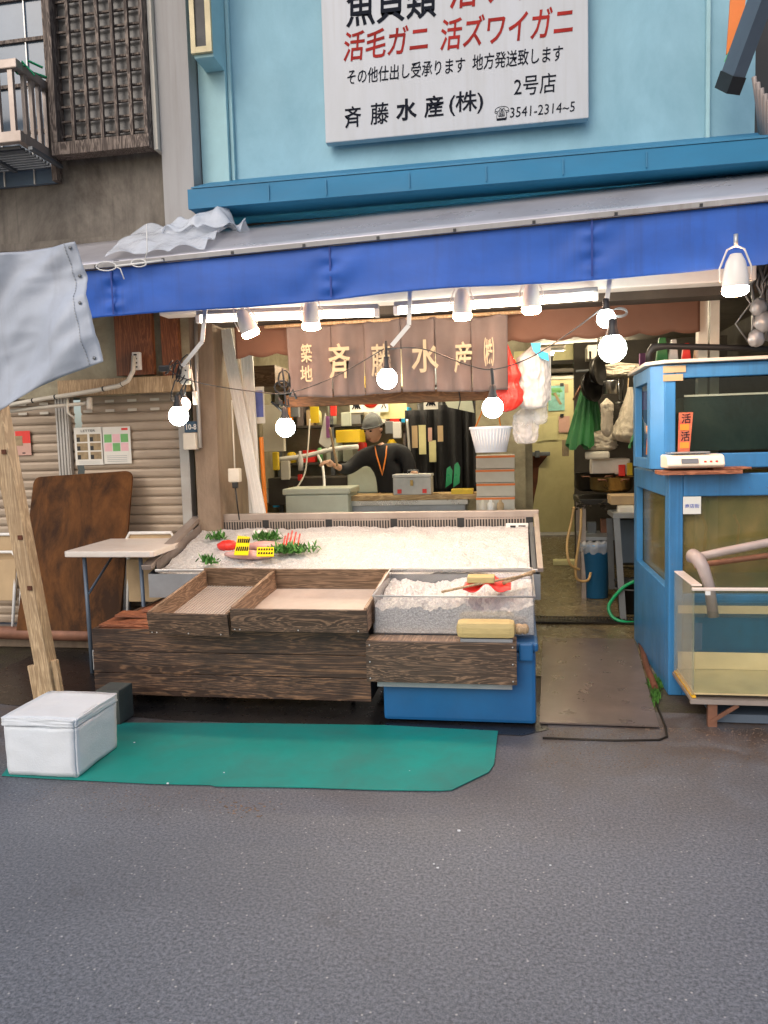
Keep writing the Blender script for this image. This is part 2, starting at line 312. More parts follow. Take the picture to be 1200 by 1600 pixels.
# ------------------------------------------------------------------ mesh building
class MB:
    def __init__(s): s.v = []; s.f = []; s.sm = []
    def add(s, vs, fs, sm=False):
        o = len(s.v); s.v += [tuple(v) for v in vs]; s.f += [tuple(o+i for i in f) for f in fs]; s.sm += [sm]*len(fs); return s
    def box(s, x0, x1, y0, y1, z0, z1, bev=0.0):
        if bev <= 0:
            return s.add([(x0, y0, z0), (x1, y0, z0), (x1, y1, z0), (x0, y1, z0), (x0, y0, z1), (x1, y0, z1), (x1, y1, z1), (x0, y1, z1)],
                  [(0, 3, 2, 1), (4, 5, 6, 7), (0, 1, 5, 4), (1, 2, 6, 5), (2, 3, 7, 6), (3, 0, 4, 7)])
        bm = bmesh.new(); bmesh.ops.create_cube(bm, size=1)
        for v in bm.verts: v.co = Vector(((x0+x1)/2+v.co.x*(x1-x0), (y0+y1)/2+v.co.y*(y1-y0), (z0+z1)/2+v.co.z*(z1-z0)))
        bmesh.ops.bevel(bm, geom=bm.edges[:], offset=bev, segments=2, affect='EDGES', profile=.6)
        return s.bm(bm)
    def bm(s, bm, sm=False):
        bm.verts.index_update()
        s.add([v.co[:] for v in bm.verts], [[v.index for v in f.verts] for f in bm.faces], sm); bm.free(); return s
    def xf(s, M, start=0):
        for i in range(start, len(s.v)): s.v[i] = tuple(M @ Vector(s.v[i]))
        return s
    def tube(s, pts, r, n=8, caps=True):
        pts = [Vector(p) for p in pts]; rs = r if isinstance(r, (list, tuple)) else [r]*len(pts)
        o = len(s.v); up = None
        for i, p in enumerate(pts):
            t = (pts[min(i+1, len(pts)-1)] - pts[max(i-1, 0)]).normalized()
            if up is None: up = t.orthogonal().normalized()
            up = (up - t*up.dot(t)); up = up.normalized() if up.length > 1e-6 else t.orthogonal().normalized()
            w = t.cross(up)
            for k in range(n):
                a = 2*math.pi*k/n; s.v.append(tuple(p + (up*math.cos(a)+w*math.sin(a))*rs[i]))
        for i in range(len(pts)-1):
            for k in range(n):
                a, b = o+i*n+k, o+i*n+(k+1) % n
                s.f.append((a, b, b+n, a+n)); s.sm.append(True)
        if caps:
            s.f.append(tuple(o+k for k in reversed(range(n)))); s.sm.append(False)
            s.f.append(tuple(o+(len(pts)-1)*n+k for k in range(n))); s.sm.append(False)
        return s
    def lathe(s, prof, c, n=20, sx=1, sy=1):
        o = len(s.v)
        for (r, z) in prof:
            for k in range(n):
                a = 2*math.pi*k/n; s.v.append((c[0]+r*sx*math.cos(a), c[1]+r*sy*math.sin(a), c[2]+z))
        for i in range(len(prof)-1):
            for k in range(n):
                a, b = o+i*n+k, o+i*n+(k+1) % n
                s.f.append((a, b, b+n, a+n)); s.sm.append(True)
        return s
    def bar(s, a, b, w, t, up=(0, 0, 1)):
        a, b = Vector(a), Vector(b); d = (b-a).normalized(); u = Vector(up); x = d.cross(u)
        if x.length < 1e-4: x = d.cross(Vector((0, 1, 0)))
        x.normalize(); y = x.cross(d).normalized(); vs = []
        for p in (a, b):
            for (i, j) in ((-1, -1), (1, -1), (1, 1), (-1, 1)): vs.append(p + x*(w/2*i) + y*(t/2*j))
        return s.add(vs, [(0, 1, 2, 3), (7, 6, 5, 4), (0, 4, 5, 1), (1, 5, 6, 2), (2, 6, 7, 3), (3, 7, 4, 0)])
    def prism(s, poly, n, d):
        """closed polygon of points, thickened along vector n by d"""
        k = len(poly); n = Vector(n).normalized()*d; P = [Vector(p) for p in poly]
        return s.add([*P, *[p+n for p in P]], [tuple(range(k)), tuple(k+i for i in reversed(range(k)))] + [(i, i+k, (i+1) % k+k, (i+1) % k) for i in range(k)])
    def grid(s, fn, nu, nv, sm=True, th=0.0):
        o = len(s.v)
        for j in range(nv+1):
            for i in range(nu+1): s.v.append(tuple(fn(i/nu, j/nv)))
        for j in range(nv):
            for i in range(nu):
                a = o+j*(nu+1)+i; s.f.append((a, a+1, a+nu+2, a+nu+1)); s.sm.append(sm)
        return s
    def build(s, name, m, parent=None, bevel=0, solid=0, sub=0):
        me = bpy.data.meshes.new(name)
        vs = s.v
        if parent is None:
            if vs:
                xs = [v[0] for v in vs]; ys = [v[1] for v in vs]; zs = [v[2] for v in vs]
                org = Vector(((min(xs)+max(xs))/2, (min(ys)+max(ys))/2, min(zs)))
            else: org = Vector()
        else: org = ORG[parent.name]
        me.from_pydata([tuple(Vector(v)-org) for v in vs], [], s.f); me.validate(); me.update()
        for i, p in enumerate(me.polygons): p.use_smooth = s.sm[i] if i < len(s.sm) else False
        me.materials.append(K[m] if isinstance(m, str) else m)
        o = bpy.data.objects.new(name, me); COL.objects.link(o)
        if parent is None: o.location = org
        else: o.parent = parent
        ORG[o.name] = org
        if solid:
            q = o.modifiers.new('solid', 'SOLIDIFY'); q.thickness = solid; q.offset = 0
        if sub:
            q = o.modifiers.new('sub', 'SUBSURF'); q.levels = sub; q.render_levels = sub
        if bevel:
            q = o.modifiers.new('bevel', 'BEVEL'); q.width = bevel; q.segments = 2; q.limit_method = 'ANGLE'
        return o
ORG = {}
def tag(o, label=None, cat=None, group=None, kind=None):
    if label: o['label'] = label
    if cat: o['category'] = cat
    if group: o['group'] = group
    if kind: o['kind'] = kind
    return o
def thing(name, label, cat, loc, group=None):
    o = bpy.data.objects.new(name, None); COL.objects.link(o); o.location = loc; ORG[o.name] = Vector(loc)
    o.empty_display_size = .1
    return tag(o, label, cat, group)
def one(name, mb, m, label, cat, group=None, **k):
    return tag(mb.build(name, m, **k), label, cat, group)
def struct(name, mb, m, label=None, **k): return tag(mb.build(name, m, **k), label, None, None, 'structure')
def dup(root, loc=None, rz=None, label=None):
    r = root.copy(); COL.objects.link(r)
    if loc is not None: r.location = loc
    if rz is not None: r.rotation_euler = (0, 0, rz)
    if label: r['label'] = label
    for ch in list(root.children):
        c = ch.copy(); COL.objects.link(c); c.parent = r
        for g in list(ch.children):
            d = g.copy(); COL.objects.link(d); d.parent = c
    return r
def box(*a, bev=0.0): return MB().box(*a, bev=bev)
def N(x, y=0, z=0): return noise.noise(Vector((x, y, z)))

def lettering(name, txt, m, parent, x0, x1, z0, z1, fy, bold=0.0, shear=0.0, slope=0.0, thick=.0015):
    """flat lettering facing the street, filled into a box; fy is its y (number)"""
    cu = bpy.data.curves.new('t', 'FONT'); cu.body = txt; cu.size = 1; cu.offset = bold; cu.shear = shear; cu.resolution_u = 2
    o = bpy.data.objects.new('t', cu); COL.objects.link(o)
    dg = bpy.context.evaluated_depsgraph_get(); dg.update()
    me = bpy.data.meshes.new_from_object(o.evaluated_get(dg))
    vs = [v.co.copy() for v in me.vertices]; fs = [tuple(p.vertices) for p in me.polygons]
    bpy.data.objects.remove(o); bpy.data.curves.remove(cu); bpy.data.meshes.remove(me)
    if not vs: return None
    ax, bx = min(v.x for v in vs), max(v.x for v in vs); ay, by = min(v.y for v in vs), max(v.y for v in vs)
    mb = MB()
    def q(v, dy):
        u = (v.x-ax)/(bx-ax or 1); w = (v.y-ay)/(by-ay or 1)
        X = x0+u*(x1-x0); return (X, fy-dy, z0+w*(z1-z0)+slope*(X-x0))
    n = len(vs); mb.add([q(v, thick) for v in vs], fs)
    return mb.build(name, m, parent)

# ================================================================== SETTING
def fz(y):                                                          # interior floor climbs gently towards the back
    return .006 if y < 5.95 else .006+(y-5.95)*.068
road = MB().grid(lambda u, v: (-14+28*u, -16+20.3*v, 0), 1, 1)
struct('road', road, 'asphalt')
mb = MB()
mb.grid(lambda u, v: (-14+28*u, 4.3+3*v, -.002), 1, 1)
struct('pavement', mb, 'kerbdirt')
K['wetshade'] = mat('wet_stall_shade', (.012, .011, .011), .3, 0, .3, 9, .4, fine=80)  # wet ground blackened: the shade under the stall is put into this colour
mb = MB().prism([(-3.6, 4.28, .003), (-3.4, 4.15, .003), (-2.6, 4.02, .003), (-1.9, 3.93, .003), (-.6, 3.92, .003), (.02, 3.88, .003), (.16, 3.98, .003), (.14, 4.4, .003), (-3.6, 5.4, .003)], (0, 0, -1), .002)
struct('stall_shade', mb, 'wetshade')
mb = MB().grid(lambda u, v: (-2.7+5.2*u, 4.9+6*v, fz(4.9+6*v)+.0), 1, 24)
struct('shop_floor', mb, 'wetfloor')

# ---- building shell
bld = thing('shop_building', 'pale blue upper storey shop building with open ground floor and blue ledge', 'building', (0, 5, 0))
mb = MB(); mb.box(-1.99, 1.42, 5.0, 5.2, 3.2, 6.2); mb.build('upper_wall', 'bluewall', bld)
mb = MB(); mb.box(-1.985, -1.80, 4.93, 4.998, 3.2, 6.2); mb.build('corner_pilaster', 'bluewall2', bld, bevel=.004)
for x_ in (-1.798, 1.14): box(x_, x_+.024, 4.965, 4.998, 3.2, 6.2).build('wall_batten', 'bluewall2', bld, bevel=.004)
# small recessed window box at the top left of the blue wall
w = MB(); w.box(-1.925, -1.80, 4.74, 4.928, 3.93, 5.2, bev=.004); wb = w.build('window_box', 'bluewall2', bld)
f = MB()
f.box(-1.935, -1.905, 4.715, 4.738, 3.95, 5.2); f.box(-1.835, -1.80, 4.715, 4.738, 3.95, 5.2); f.box(-1.904, -1.836, 4.715, 4.738, 3.95, 3.985)
f.build('frame', mat('cream_frame', (.62, .52, .3), .5), wb)
box(-1.904, -1.836, 4.728, 4.738, 3.986, 5.2).build('pane', 'black', wb)
# ledge: sloping flashing then a vertical fascia
def prof_x(prof, x0, x1): # profile in (y,z) extruded along x
    mb = MB(); n = len(prof); mb.add([(x0, y, z) for y, z in prof]+[(x1, y, z) for y, z in prof],
        [tuple(range(n)), tuple(2*n-1-i for i in range(n))]+[(i, i+n, (i+1) % n+n, (i+1) % n) for i in range(n)]); return mb
prof_x([(4.999, 3.275), (4.60, 3.112), (4.60, 3.104), (4.999, 3.2)], -1.93, 2.6).build('ledge_flashing', 'ledge2', bld)
prof_x([(4.605, 3.102), (4.63, 3.106), (4.63, 2.985), (4.605, 2.985)], -1.955, 2.6).build('ledge_fascia', 'ledge', bld)
mb = MB(); mb.box(-1.95, 2.6, 4.632, 4.99, 2.985, 3.0); mb.box(-1.955, -1.93, 4.632, 4.99, 3.0, 3.11); mb.build('ledge_soffit', 'ledge', bld)
mb = MB()
for px in (420, 510, 640, 760, 880, 1010):
    x = at(px, 300, Y=4.6).x; mb.box(x-.003, x+.003, 4.594, 4.599, 3.0, 3.085)
mb.build('ledge_joint', 'ledge2', bld)
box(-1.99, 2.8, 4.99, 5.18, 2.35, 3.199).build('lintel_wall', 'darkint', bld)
box(1.42, 2.8, 5.0, 5.2, 3.2, 6.2).build('dark_recess', 'black', bld)
# concrete column by the opening
mb = MB(); mb.box(at(301, 650, Y=5.56).x, at(338, 650, Y=5.56).x, 5.56, 6.35, 0, 2.60, bev=.012); mb.build('column', 'shopconc', bld)
mb = MB(); mb.box(-2.9, -2.36, 5.57, 5.9, 2.0, 2.9); mb.box(-4.8, -2.9, 5.57, 5.9, 1.95, 2.9); mb.build('shutter_lintel', 'intwall', bld)
# interior shell
mb = MB()
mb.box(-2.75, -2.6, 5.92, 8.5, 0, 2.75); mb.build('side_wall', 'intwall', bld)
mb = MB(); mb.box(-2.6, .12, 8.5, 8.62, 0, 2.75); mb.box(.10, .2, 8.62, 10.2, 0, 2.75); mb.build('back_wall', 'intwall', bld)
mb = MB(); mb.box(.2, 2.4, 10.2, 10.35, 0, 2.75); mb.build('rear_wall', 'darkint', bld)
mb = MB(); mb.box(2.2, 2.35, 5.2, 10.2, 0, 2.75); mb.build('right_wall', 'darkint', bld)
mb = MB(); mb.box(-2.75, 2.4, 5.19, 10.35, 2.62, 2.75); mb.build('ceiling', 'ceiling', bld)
for x0, x1 in ((1.165, 1.22), (1.235, 1.29)):
    box(x0, x1, 5.22, 5.30, 0, 2.42).build('door_post', 'offwhite', bld)
mb = MB(); mb.box(-1.94, 1.30, 5.19, 5.215, 2.42, 2.62); mb.build('opening_beam', 'offwhite', bld)
box(-2.3, 1.4, 4.85, 4.985, 2.40, 2.52, bev=.01).build('eave_beam', 'white', bld)

# ---- neighbouring building
nb = thing('neighbour_building', 'stained concrete building on the left with grey pilaster and latticed window', 'building', (-3.5, 4.9, 0))
mb = MB(); mb.box(-7, -2.2, 4.86, 5.4, 2.62, 6.2); mb.build('wall', 'concrete', nb)
mb = MB(); mb.box(-2.2, -1.992, 4.80, 5.0, 2.7, 6.2); mb.build('pilaster', 'pillargrey', nb)
mb = MB(); mb.box(-7, -2.2, 4.83, 4.858, 2.88, 2.93); mb.build('string_course', 'concrete', nb)
# latticed bay window
lw = MB(); lw.box(-2.90, -2.24, 4.80, 4.858, 3.50, 6.0); lw = lw.build('lattice_window', 'lattpane', nb)
f = MB()
f.box(-2.905, -2.235, 4.70, 4.798, 3.42, 3.50); f.box(-2.905, -2.86, 4.70, 4.798, 3.5, 6.0); f.box(-2.262, -2.238, 4.70, 4.798, 3.5, 6.0)
f.build('frame', 'window_wood', lw, bevel=.003)
g = MB()
for i in range(1, 6):
    x = -2.86+i*(.60/6); g.box(x-.010, x+.010, 4.725, 4.75, 3.5, 6.0)
g.build('lattice', 'window_wood', lw)
g = MB()
for i in range(22): g.box(-2.86, -2.262, 4.765, 4.780, 3.55+i*.092, 3.562+i*.092)
g.build('lath', 'window_wood', lw)
mb = MB(); mb.box(-2.232, -2.205, 4.76, 4.858, 3.42, 6.0); mb.build('cream_post', 'offwhite', nb)
# glazed window behind the balcony
gw = MB(); gw.box(-4.6, -2.96, 4.83, 4.858, 3.3, 6.0); gw = gw.build('glazed_window', 'winglass', nb)
f = MB()
for z in (3.62, 3.92, 4.20, 4.46, 4.75): f.box(-4.6, -2.97, 4.812, 4.829, z, z+.022)
f.box(-2.97, -2.935, 4.79, 4.858, 3.3, 6.0)
f.build('frame', 'window_wood', gw)
f = MB()
for x in (-3.12, -3.34, -3.7): f.box(x, x+.008, 4.818, 4.829, 3.3, 6)
f.build('mullion', 'alum', gw)
# balcony
bc = thing('balcony', 'grey brown metal balcony with upright bars at the upper left', 'balcony', (-3.5, 4.5, 3.4))
BX, BF, BZ0, BZ1 = -2.93, 4.42, 3.43, 3.86
mb = MB(); mb.box(-5, BX, BF, BF+.05, BZ1-.02, BZ1+.035, bev=.006); mb.box(BX-.05, BX, BF+.05, 4.80, BZ1-.02, BZ1+.035, bev=.006); mb.build('handrail', 'rail', bc)
mb = MB(); mb.box(-5, BX, BF, BF+.045, BZ0-.02, BZ0+.045, bev=.005); mb.box(BX-.045, BX, BF+.045, 4.80, BZ0-.02, BZ0+.045, bev=.005); mb.build('bottom_rail', 'rail', bc)
for i in range(12):
    x = BX-.055-i*.098; box(x-.016, x+.016, BF+.012, BF+.036, BZ0+.045, BZ1-.02).build('baluster', 'rail', bc)
for i in range(4):
    y = BF+.10+i*.075; box(BX-.035, BX-.012, y-.014, y+.014, BZ0+.045, BZ1-.02).build('baluster', 'rail', bc)
mb = MB()
for i in range(10): mb.box(-5, BX-.05, BF+.06+i*.037, BF+.075+i*.037, BZ0-.035, BZ0-.02)
for i in range(7): mb.box(-4.9+i*.33, -4.87+i*.33, BF+.05, 4.80, BZ0-.055, BZ0-.036)
mb.build('floor_grille', 'greymetal', bc)
mb = MB()
p0 = Vector((BX-.03, 4.6, BZ1+.04))
for k in range(5):
    a = k*1.1; mb.bar(p0+Vector((-.09+.04*k, -.12, 0)), p0+Vector((-.05+.045*k, -.14+.02*k, -.02-.05*(k % 2))), .02, .006)
mb.bar(p0+Vector((-.1, -.14, .0)), p0+Vector((.04, .12, .01)), .03, .008)
one('green_twine', mb, 'greenhose', 'scrap of green twine knotted on the balcony handrail corner', 'twine')

# ---- shop sign
sg = thing('shop_sign', 'large white shop sign board with black and red Japanese lettering on the blue wall', 'sign', (-.34, 4.97, 3.41))
box(-1.145, .465, 4.90, 4.965, 3.412, 4.7, bev=.006).build('board', 'sign', sg)
SY = 4.899
def srow(txt, m, px0, px1, pyb, pyt, **k):
    a = at(px0, pyb, Y=SY); b = at(px1, pyt, Y=SY); c = at(px1, pyb, Y=SY)
    return lettering('lettering', txt, m, sg, a.x, b.x, a.z, a.z+k.pop('h'), SY, **k)
srow('魚貝類', 'ink', 541, 682, 44, 0, h=.235, bold=.014, shear=.05)
srow('活サザエ', 'inkred', 703, 885, 15, 0, h=.22, bold=.014, shear=.1)
srow('活毛ガニ', 'inkred', 537, 668, 97, 40, h=.175, bold=.014, shear=.15)
srow('活ズワイガニ', 'inkred', 688, 895, 80, 20, h=.185, bold=.014, shear=.15)
srow('その他仕出し受承ります', 'ink', 543, 727, 133, 100, h=.092, bold=.008, shear=.1)
srow('地方発送致します', 'ink', 738, 880, 111, 80, h=.095, bold=.008, shear=.1)
srow('2号店', 'ink', 803, 869, 151, 120, h=.115, bold=.004, shear=.05)
srow('斉', 'ink', 539, 564, 201, 160, h=.13, bold=.012, shear=.03)
srow('藤', 'ink', 579, 607, 196, 160, h=.13, bold=.010, shear=.03)
srow('水', 'ink', 619, 651, 190, 160, h=.13, bold=.03, shear=.03)
srow('産', 'ink', 663, 693, 185, 160, h=.13, bold=.016, shear=.03)
srow('(株)', 'ink', 702, 755, 182, 150, h=.14, bold=.012, shear=.03)
srow('☎3541-2314~5', 'ink', 773, 898, 190, 150, h=.085, bold=0.0, shear=.08)

# ---- slanting sign edge-on at the top right
ns = thing('slanted_sign', 'projecting signboard with orange and green lettering at the top right corner', 'sign', (1.2, 4.7, 3.7))
a = at(1137, 140, Y=4.7); b = at(1196, -20, Y=4.45)
mb = MB(); mb.bar(a, b+(b-a)*.8, .14, .07, up=(1, 0, .4)); mb.build('frame', 'slate', ns)
a2 = a+(b-a)*.02
mb = MB(); mb.bar(a-(b-a)*.02, a+(b-a)*.16, .15, .08, up=(1, 0, .4)); mb.build('end_cap', 'black', ns)
mb = MB()
poly = [at(1135, 84, Y=4.72), at(1139, 30, Y=4.72), at(1143, -30, Y=4.72), at(1168, -30, Y=4.72), at(1163, 20, Y=4.72), at(1150, 60, Y=4.72), at(1144, 84, Y=4.72)]
mb.prism(poly, (0, 1, 0), .012); mb.build('orange_lettering', 'neon', ns)
mb = MB()
for i, (px, py) in enumerate(((1136, 98), (1150, 70), (1164, 40), (1176, 12))): 
    q = at(px, py, Y=4.70); q2 = at(px+7, py-16, Y=4.68); mb.bar(q, q2, .03, .02)
mb.build('green_lettering', 'neong', ns)
mb = MB(); 
for i in range(5): 
    q = at(1178+6*i, 120+9*i, Y=4.6); q2 = at(1188+3*i, 208+8*i, Y=4.75); mb.tube([q, (q+q2)/2+Vector((.03*N(i), 0, .02)), q2], .012, 6)
one('hanging_cables', mb, 'pvc', 'loose pale cables bunched over the ledge at the far right', 'cables')

# ================================================================== AWNING
def aw_z(x, lo, s): return lo+s*(x+.5)
aw = thing('awning', 'long blue cloth awning with grey metal roof sheet over the stall', 'awning', (-.5, 4.3, 2.3))
AX0, AX1 = -3.6, 2.4
def vf(u, v):
    x = AX0+(AX1-AX0)*u; z1 = 2.632+.026*(x+.5); z0 = 2.338+.017*(x+.5)
    z = z1+(z0-z1)*v
    z -= 0; seam = min(abs(x-s) for s in (-2.32, -1.0, .42, 1.75))
    puck = .006*math.exp(-(seam/.05)**2)*math.sin(v*22)+.006*math.exp(-(seam/.15)**2)*math.sin(v*9+x*20)
    return (x, 4.30+.030*N(x*1.3, v*1.1, 3)*(.4+v)+.010*N(x*5, v*2, 8)*v+.012*v*math.sin(x*2.1)+puck, z-.006*v*math.sin(x*3.3))
MB().grid(vf, 340, 24).build('valance', 'valance', aw, solid=.004)
K['seam'] = mat('seam_blue', (.012, .045, .27), .6)
for s in (-2.32, -1.0, .42, 1.75):
    MB().bar((s, 4.288, 2.63+.026*(s+.5)), (s, 4.292, 2.35+.017*(s+.5)), .010, .003, up=(0, 1, 0)).build('seam', 'seam', aw)
def rf(u, v):
    x = AX0+(AX1-AX0)*u; return (x, 4.30+.52*v, 2.665+.026*(x+.5)+.28*v+.004*N(x*2, v*3))
MB().grid(rf, 60, 6).build('roof_sheet', 'metalroof', aw, solid=.006)
mb = MB(); mb.bar((AX0, 4.278, 2.648+.026*(AX0+.5)), (AX1, 4.278, 2.648+.026*(AX1+.5)), .022, .026); mb.build('edge_rail', 'pillargrey', aw)
for i in range(12):
    x = -2.4+i*.42; box(x-.008, x+.008, 4.262, 4.268, 2.636+.026*(x+.5), 2.652+.026*(x+.5)).build('screw', 'black', aw)
for x in (-2.3, -1.0, .42, 1.8): MB().bar((x, 4.32, 2.62), (x, 4.97, 2.80), .03, .03).build('rafter', 'greymetal', aw)
# support arms: bent flat steel straps hanging from the awning
def strap(label, pts, m='alum'):
    mb = MB()
    for p, q in zip(pts, pts[1:]): mb.bar(p, q, .024, .006, up=(0, 1, 0))
    return one('support_strap', mb, m, label, 'bracket', 'bent straps under the awning')
strap('bent flat metal strap over the left hanging bulbs', [at(322, 470, Y=4.42), at(316, 534, Y=4.42), at(285, 572, Y=4.42)])
strap('bent flat metal strap over the middle hanging bulb', [at(641, 440, Y=4.42), at(639, 508, Y=4.42), at(612, 540, Y=4.42)])
strap('straight flat metal strap above the twin bulbs beside the blue tank', [at(954, 425, Y=4.42), at(945, 494, Y=4.42)])

# white wrapped plastic on the awning roof, and tie loops
def crump(cx, cy, cz, rx, ry, rz, seed, n=26, amp=.35, m='whitebag', sc=2.2):
    mb = MB(); o = []
    for j in range(n+1):
        th = math.pi*j/n
        for i in range(n*2):
            ph = math.pi*i/n
            d = Vector((math.sin(th)*math.cos(ph), math.sin(th)*math.sin(ph), math.cos(th)))
            q = 1+amp*noise.noise(d*sc+Vector((seed, 0, 0)))+amp*.35*abs(noise.noise(d*sc*3+Vector((0, seed, 0))))
            mb.v.append((cx+d.x*rx*q, cy+d.y*ry*q, cz+d.z*rz*q))
    w = n*2
    for j in range(n):
        for i in range(w):
            a, b = j*w+i, j*w+(i+1) % w; mb.f.append((a, b, b+w, a+w)); mb.sm.append(True)
    return mb
mb = MB()
def wrapf(u, v):
    # plastic sheet draped over the roof edge end
    p = Vector((-2.36+.62*u, 4.30+.45*v, 2.665+.026*(-2.2+.5)+.25*v))
    p += Vector((.02*N(u*5, v*4, 1), .0, .035+.085*abs(N(u*3.1, v*3, 5))+.05*math.sin(v*3.1)*(.5+.5*math.sin(u*4))))
    return p
mb.grid(wrapf, 50, 26)
def wrapf2(u, v):
    p = Vector((-2.10+.50*u, 4.50+.26*v, 2.80+.10*math.sin(math.pi*v)+.06*math.sin(math.pi*u)*1.0))
    return p+Vector((.03*N(u*4, v*4, 9), .0, .10*N(u*5+2, v*3, 7)))
mb.grid(wrapf2, 40, 20)
one('plastic_wrap', mb, 'plasticwrap', 'crumpled translucent plastic sheet heaped on the left end of the awning roof', 'plastic sheet')
mb = MB()
def loop(cx, cy, r1, r2, Y, k=14): return [at(cx+r1*math.cos(2*math.pi*i/k), cy+r2*math.sin(2*math.pi*i/k), Y=Y) for i in range(k+1)]
mb.tube(loop(166, 416, 16, 7, 4.24), .004, 6); mb.tube([at(180, 416, Y=4.24), at(188, 420, Y=4.24), at(194, 436, Y=4.24)], .004, 6)
mb.tube([at(180, 416, Y=4.24), at(206, 413, Y=4.24), at(255, 407, Y=4.24)], .006, 6); mb.tube(loop(217, 411, 12, 6, 4.24), .004, 6)
mb.tube([at(226, 409, Y=4.24), at(230, 392, Y=4.24), at(229, 350, Y=4.24)], .003, 6)
one('cable_ties', mb, 'white', 'looped white cable ties on the awning front rail', 'cable tie')

# grey-white tarp at the left with wooden prop
def tf(u, v):
    tl, tr, br, bl = Vector((-3.5, 3.62, 2.46)), Vector((-2.127, 3.6, 2.55)), Vector((-2.013, 3.6, 1.959)), Vector((-3.5, 3.75, 1.42))
    p = (tl*(1-u)+tr*u)*(1-v)+(bl*(1-u)+br*u)*v
    p.y += .05*N(u*4, v*1.5, 2)+.03*math.sin(u*9+v*4)*v+.02*N(u*11+v*6, v*3); p.z += .02*math.sin(u*math.pi)*(v)
    p.y += .018*math.sin((u*1.0+v*.7)*17+2*N(u*3, v*3, 8))*(.3+.7*abs(N(u*2, v*2, 11))*2)+.010*abs(N(u*7, v*9, 5))
    return p
tp = thing('tarpaulin', 'pale grey tarpaulin hanging slanted at the left with corner eyelets', 'tarpaulin', (-2.8, 3.6, 1.5))
MB().grid(tf, 90, 50).build('sheet', 'tarp', tp, solid=.003)
mb = MB()
def tfo(u, v, d=.006): q = Vector(tf(u, v)); q.y -= d; return q
for k in range(40):
    mb.bar(tfo(.955, k/40), tfo(.955, (k+.55)/40), .004, .002, up=(0, 1, 0))
mb.build('hem_stitch', 'casegrey', tp)
for v in (.04, .26, .5, .95):
    p = tfo(.975, v, .006); m2 = MB(); m2.lathe([(.0, .002), (.007, .002), (.009, 0), (.004, -.001), (.0, -.001)], (0, 0, 0), 12)
    m2.xf(Matrix.Translation(p) @ Matrix.Rotation(R(90), 4, 'X')); m2.build('eyelet', 'greymetal', tp)
pr = thing('wooden_prop', 'leaning square timber prop with pale splint boards at its foot', 'post', (-2.5, 3.75, 0))
a = Vector((-2.53, 3.78, .10)); b = Vector((-2.79, 3.72, 2.4))
MB().bar(a, b, .085, .085, up=(0, 1, 0)).build('post', 'timber', pr, bevel=.004)
MB().bar(a+Vector((.065, -.01, -.085)), a+Vector((.02, -.01, .28)), .045, .03, up=(0, 1, 0)).build('splint', 'timber', pr, bevel=.003)
MB().bar(a+Vector((-.065, -.01, -.085)), a+Vector((-.11, -.01, .25)), .045, .03, up=(0, 1, 0)).build('splint', 'timber', pr, bevel=.003)
for t in (.42, .62, .3):
    p = a+(b-a)*t; box(p.x+.01, p.x+.035, p.y-.05, p.y-.038, p.z-.012, p.z+.012).build('nail', 'rust', pr)

# ================================================================== LEFT BAY: shutter etc
sh = thing('roller_shutter', 'closed greyish slatted roller shutter on the left', 'shutter', (-3.4, 5.7, 0))
SH = 5.70
prof = []
z = .12
while z < 2.02:
    prof += [(SH, z), (SH-.011, z+.005), (SH-.016, z+.02), (SH-.016, z+.05), (SH-.011, z+.067), (SH, z+.071)]; z += .074
mb = MB()
for x0, x1 in ((-4.9, -3.46), (-3.40, -2.55)):
    o = len(mb.v); n = len(prof)
    mb.v += [(x0, y, z) for y, z in prof]+[(x1, y, z) for y, z in prof]
    for i in range(n-1): mb.f.append((o+i, o+n+i, o+n+i+1, o+i+1)); mb.sm.append(False)
mb.build('slats', 'shutter', sh)
mb = MB()
for r_ in range(3):
    for i in range(12):
        x = -4.7+i*.19; mb.box(x, x+.075, SH-.031, SH-.027, 1.81+r_*.074+.02, 1.81+r_*.074+.040)
mb.build('slot', 'offwhite', sh)
RX = at(96, 700, Y=SH).x
mb = MB(); mb.box(RX, RX+.11, SH-.055, SH-.017, .12, 1.98)
for i in range(4): mb.box(RX+.008+i*.026, RX+.020+i*.026, SH-.063, SH-.055, .12, 1.98)
mb.build('middle_rail', 'shutrail', sh)
mb = MB(); mb.box(-2.56, -2.48, SH-.07, SH+.02, .12, 1.98); mb.build('side_rail', 'shutrail', sh, bevel=.005)
mb = MB(); mb.box(-4.9, -2.2, 5.38, 5.86, 0, .10, bev=.012); 
one('sill_step', mb, 'shopconc', 'brown stained step under the roller shutter', 'step')
mb = MB(); mb.tube([(-4.9, 5.28, .15), (-3.6, 5.27, .14), (-2.6, 5.26, .13)], .05, 12)
one('sill_pipe', mb, 'rustpipe', 'thick brown pipe lying along the shutter step', 'pipe')
# boards above shutter
box(*[at(182, 575, Y=5.5).x, at(240, 575, Y=5.5).x, 5.50, 5.545, 2.09, 2.75]).build('x', 'brownboard')
o = bpy.data.objects['x']; o.name = 'wall_board'; tag(o, 'wide scorched orange brown board above the shutter behind the socket strip', 'board')
mb = MB(); mb.box(at(254, 575, Y=5.5).x, at(281, 575, Y=5.5).x, 5.50, 5.545, 2.06, 2.75); one('wall_board', mb, 'brownboard', 'narrow red brown board above the shutter next to the column', 'board')
mb = MB(); mb.box(-3.45, -2.40, 5.46, 5.54, 1.95, 2.07, bev=.006); one('shutter_beam', mb, 'timber', 'yellowish timber beam across the top of the shutter', 'beam')
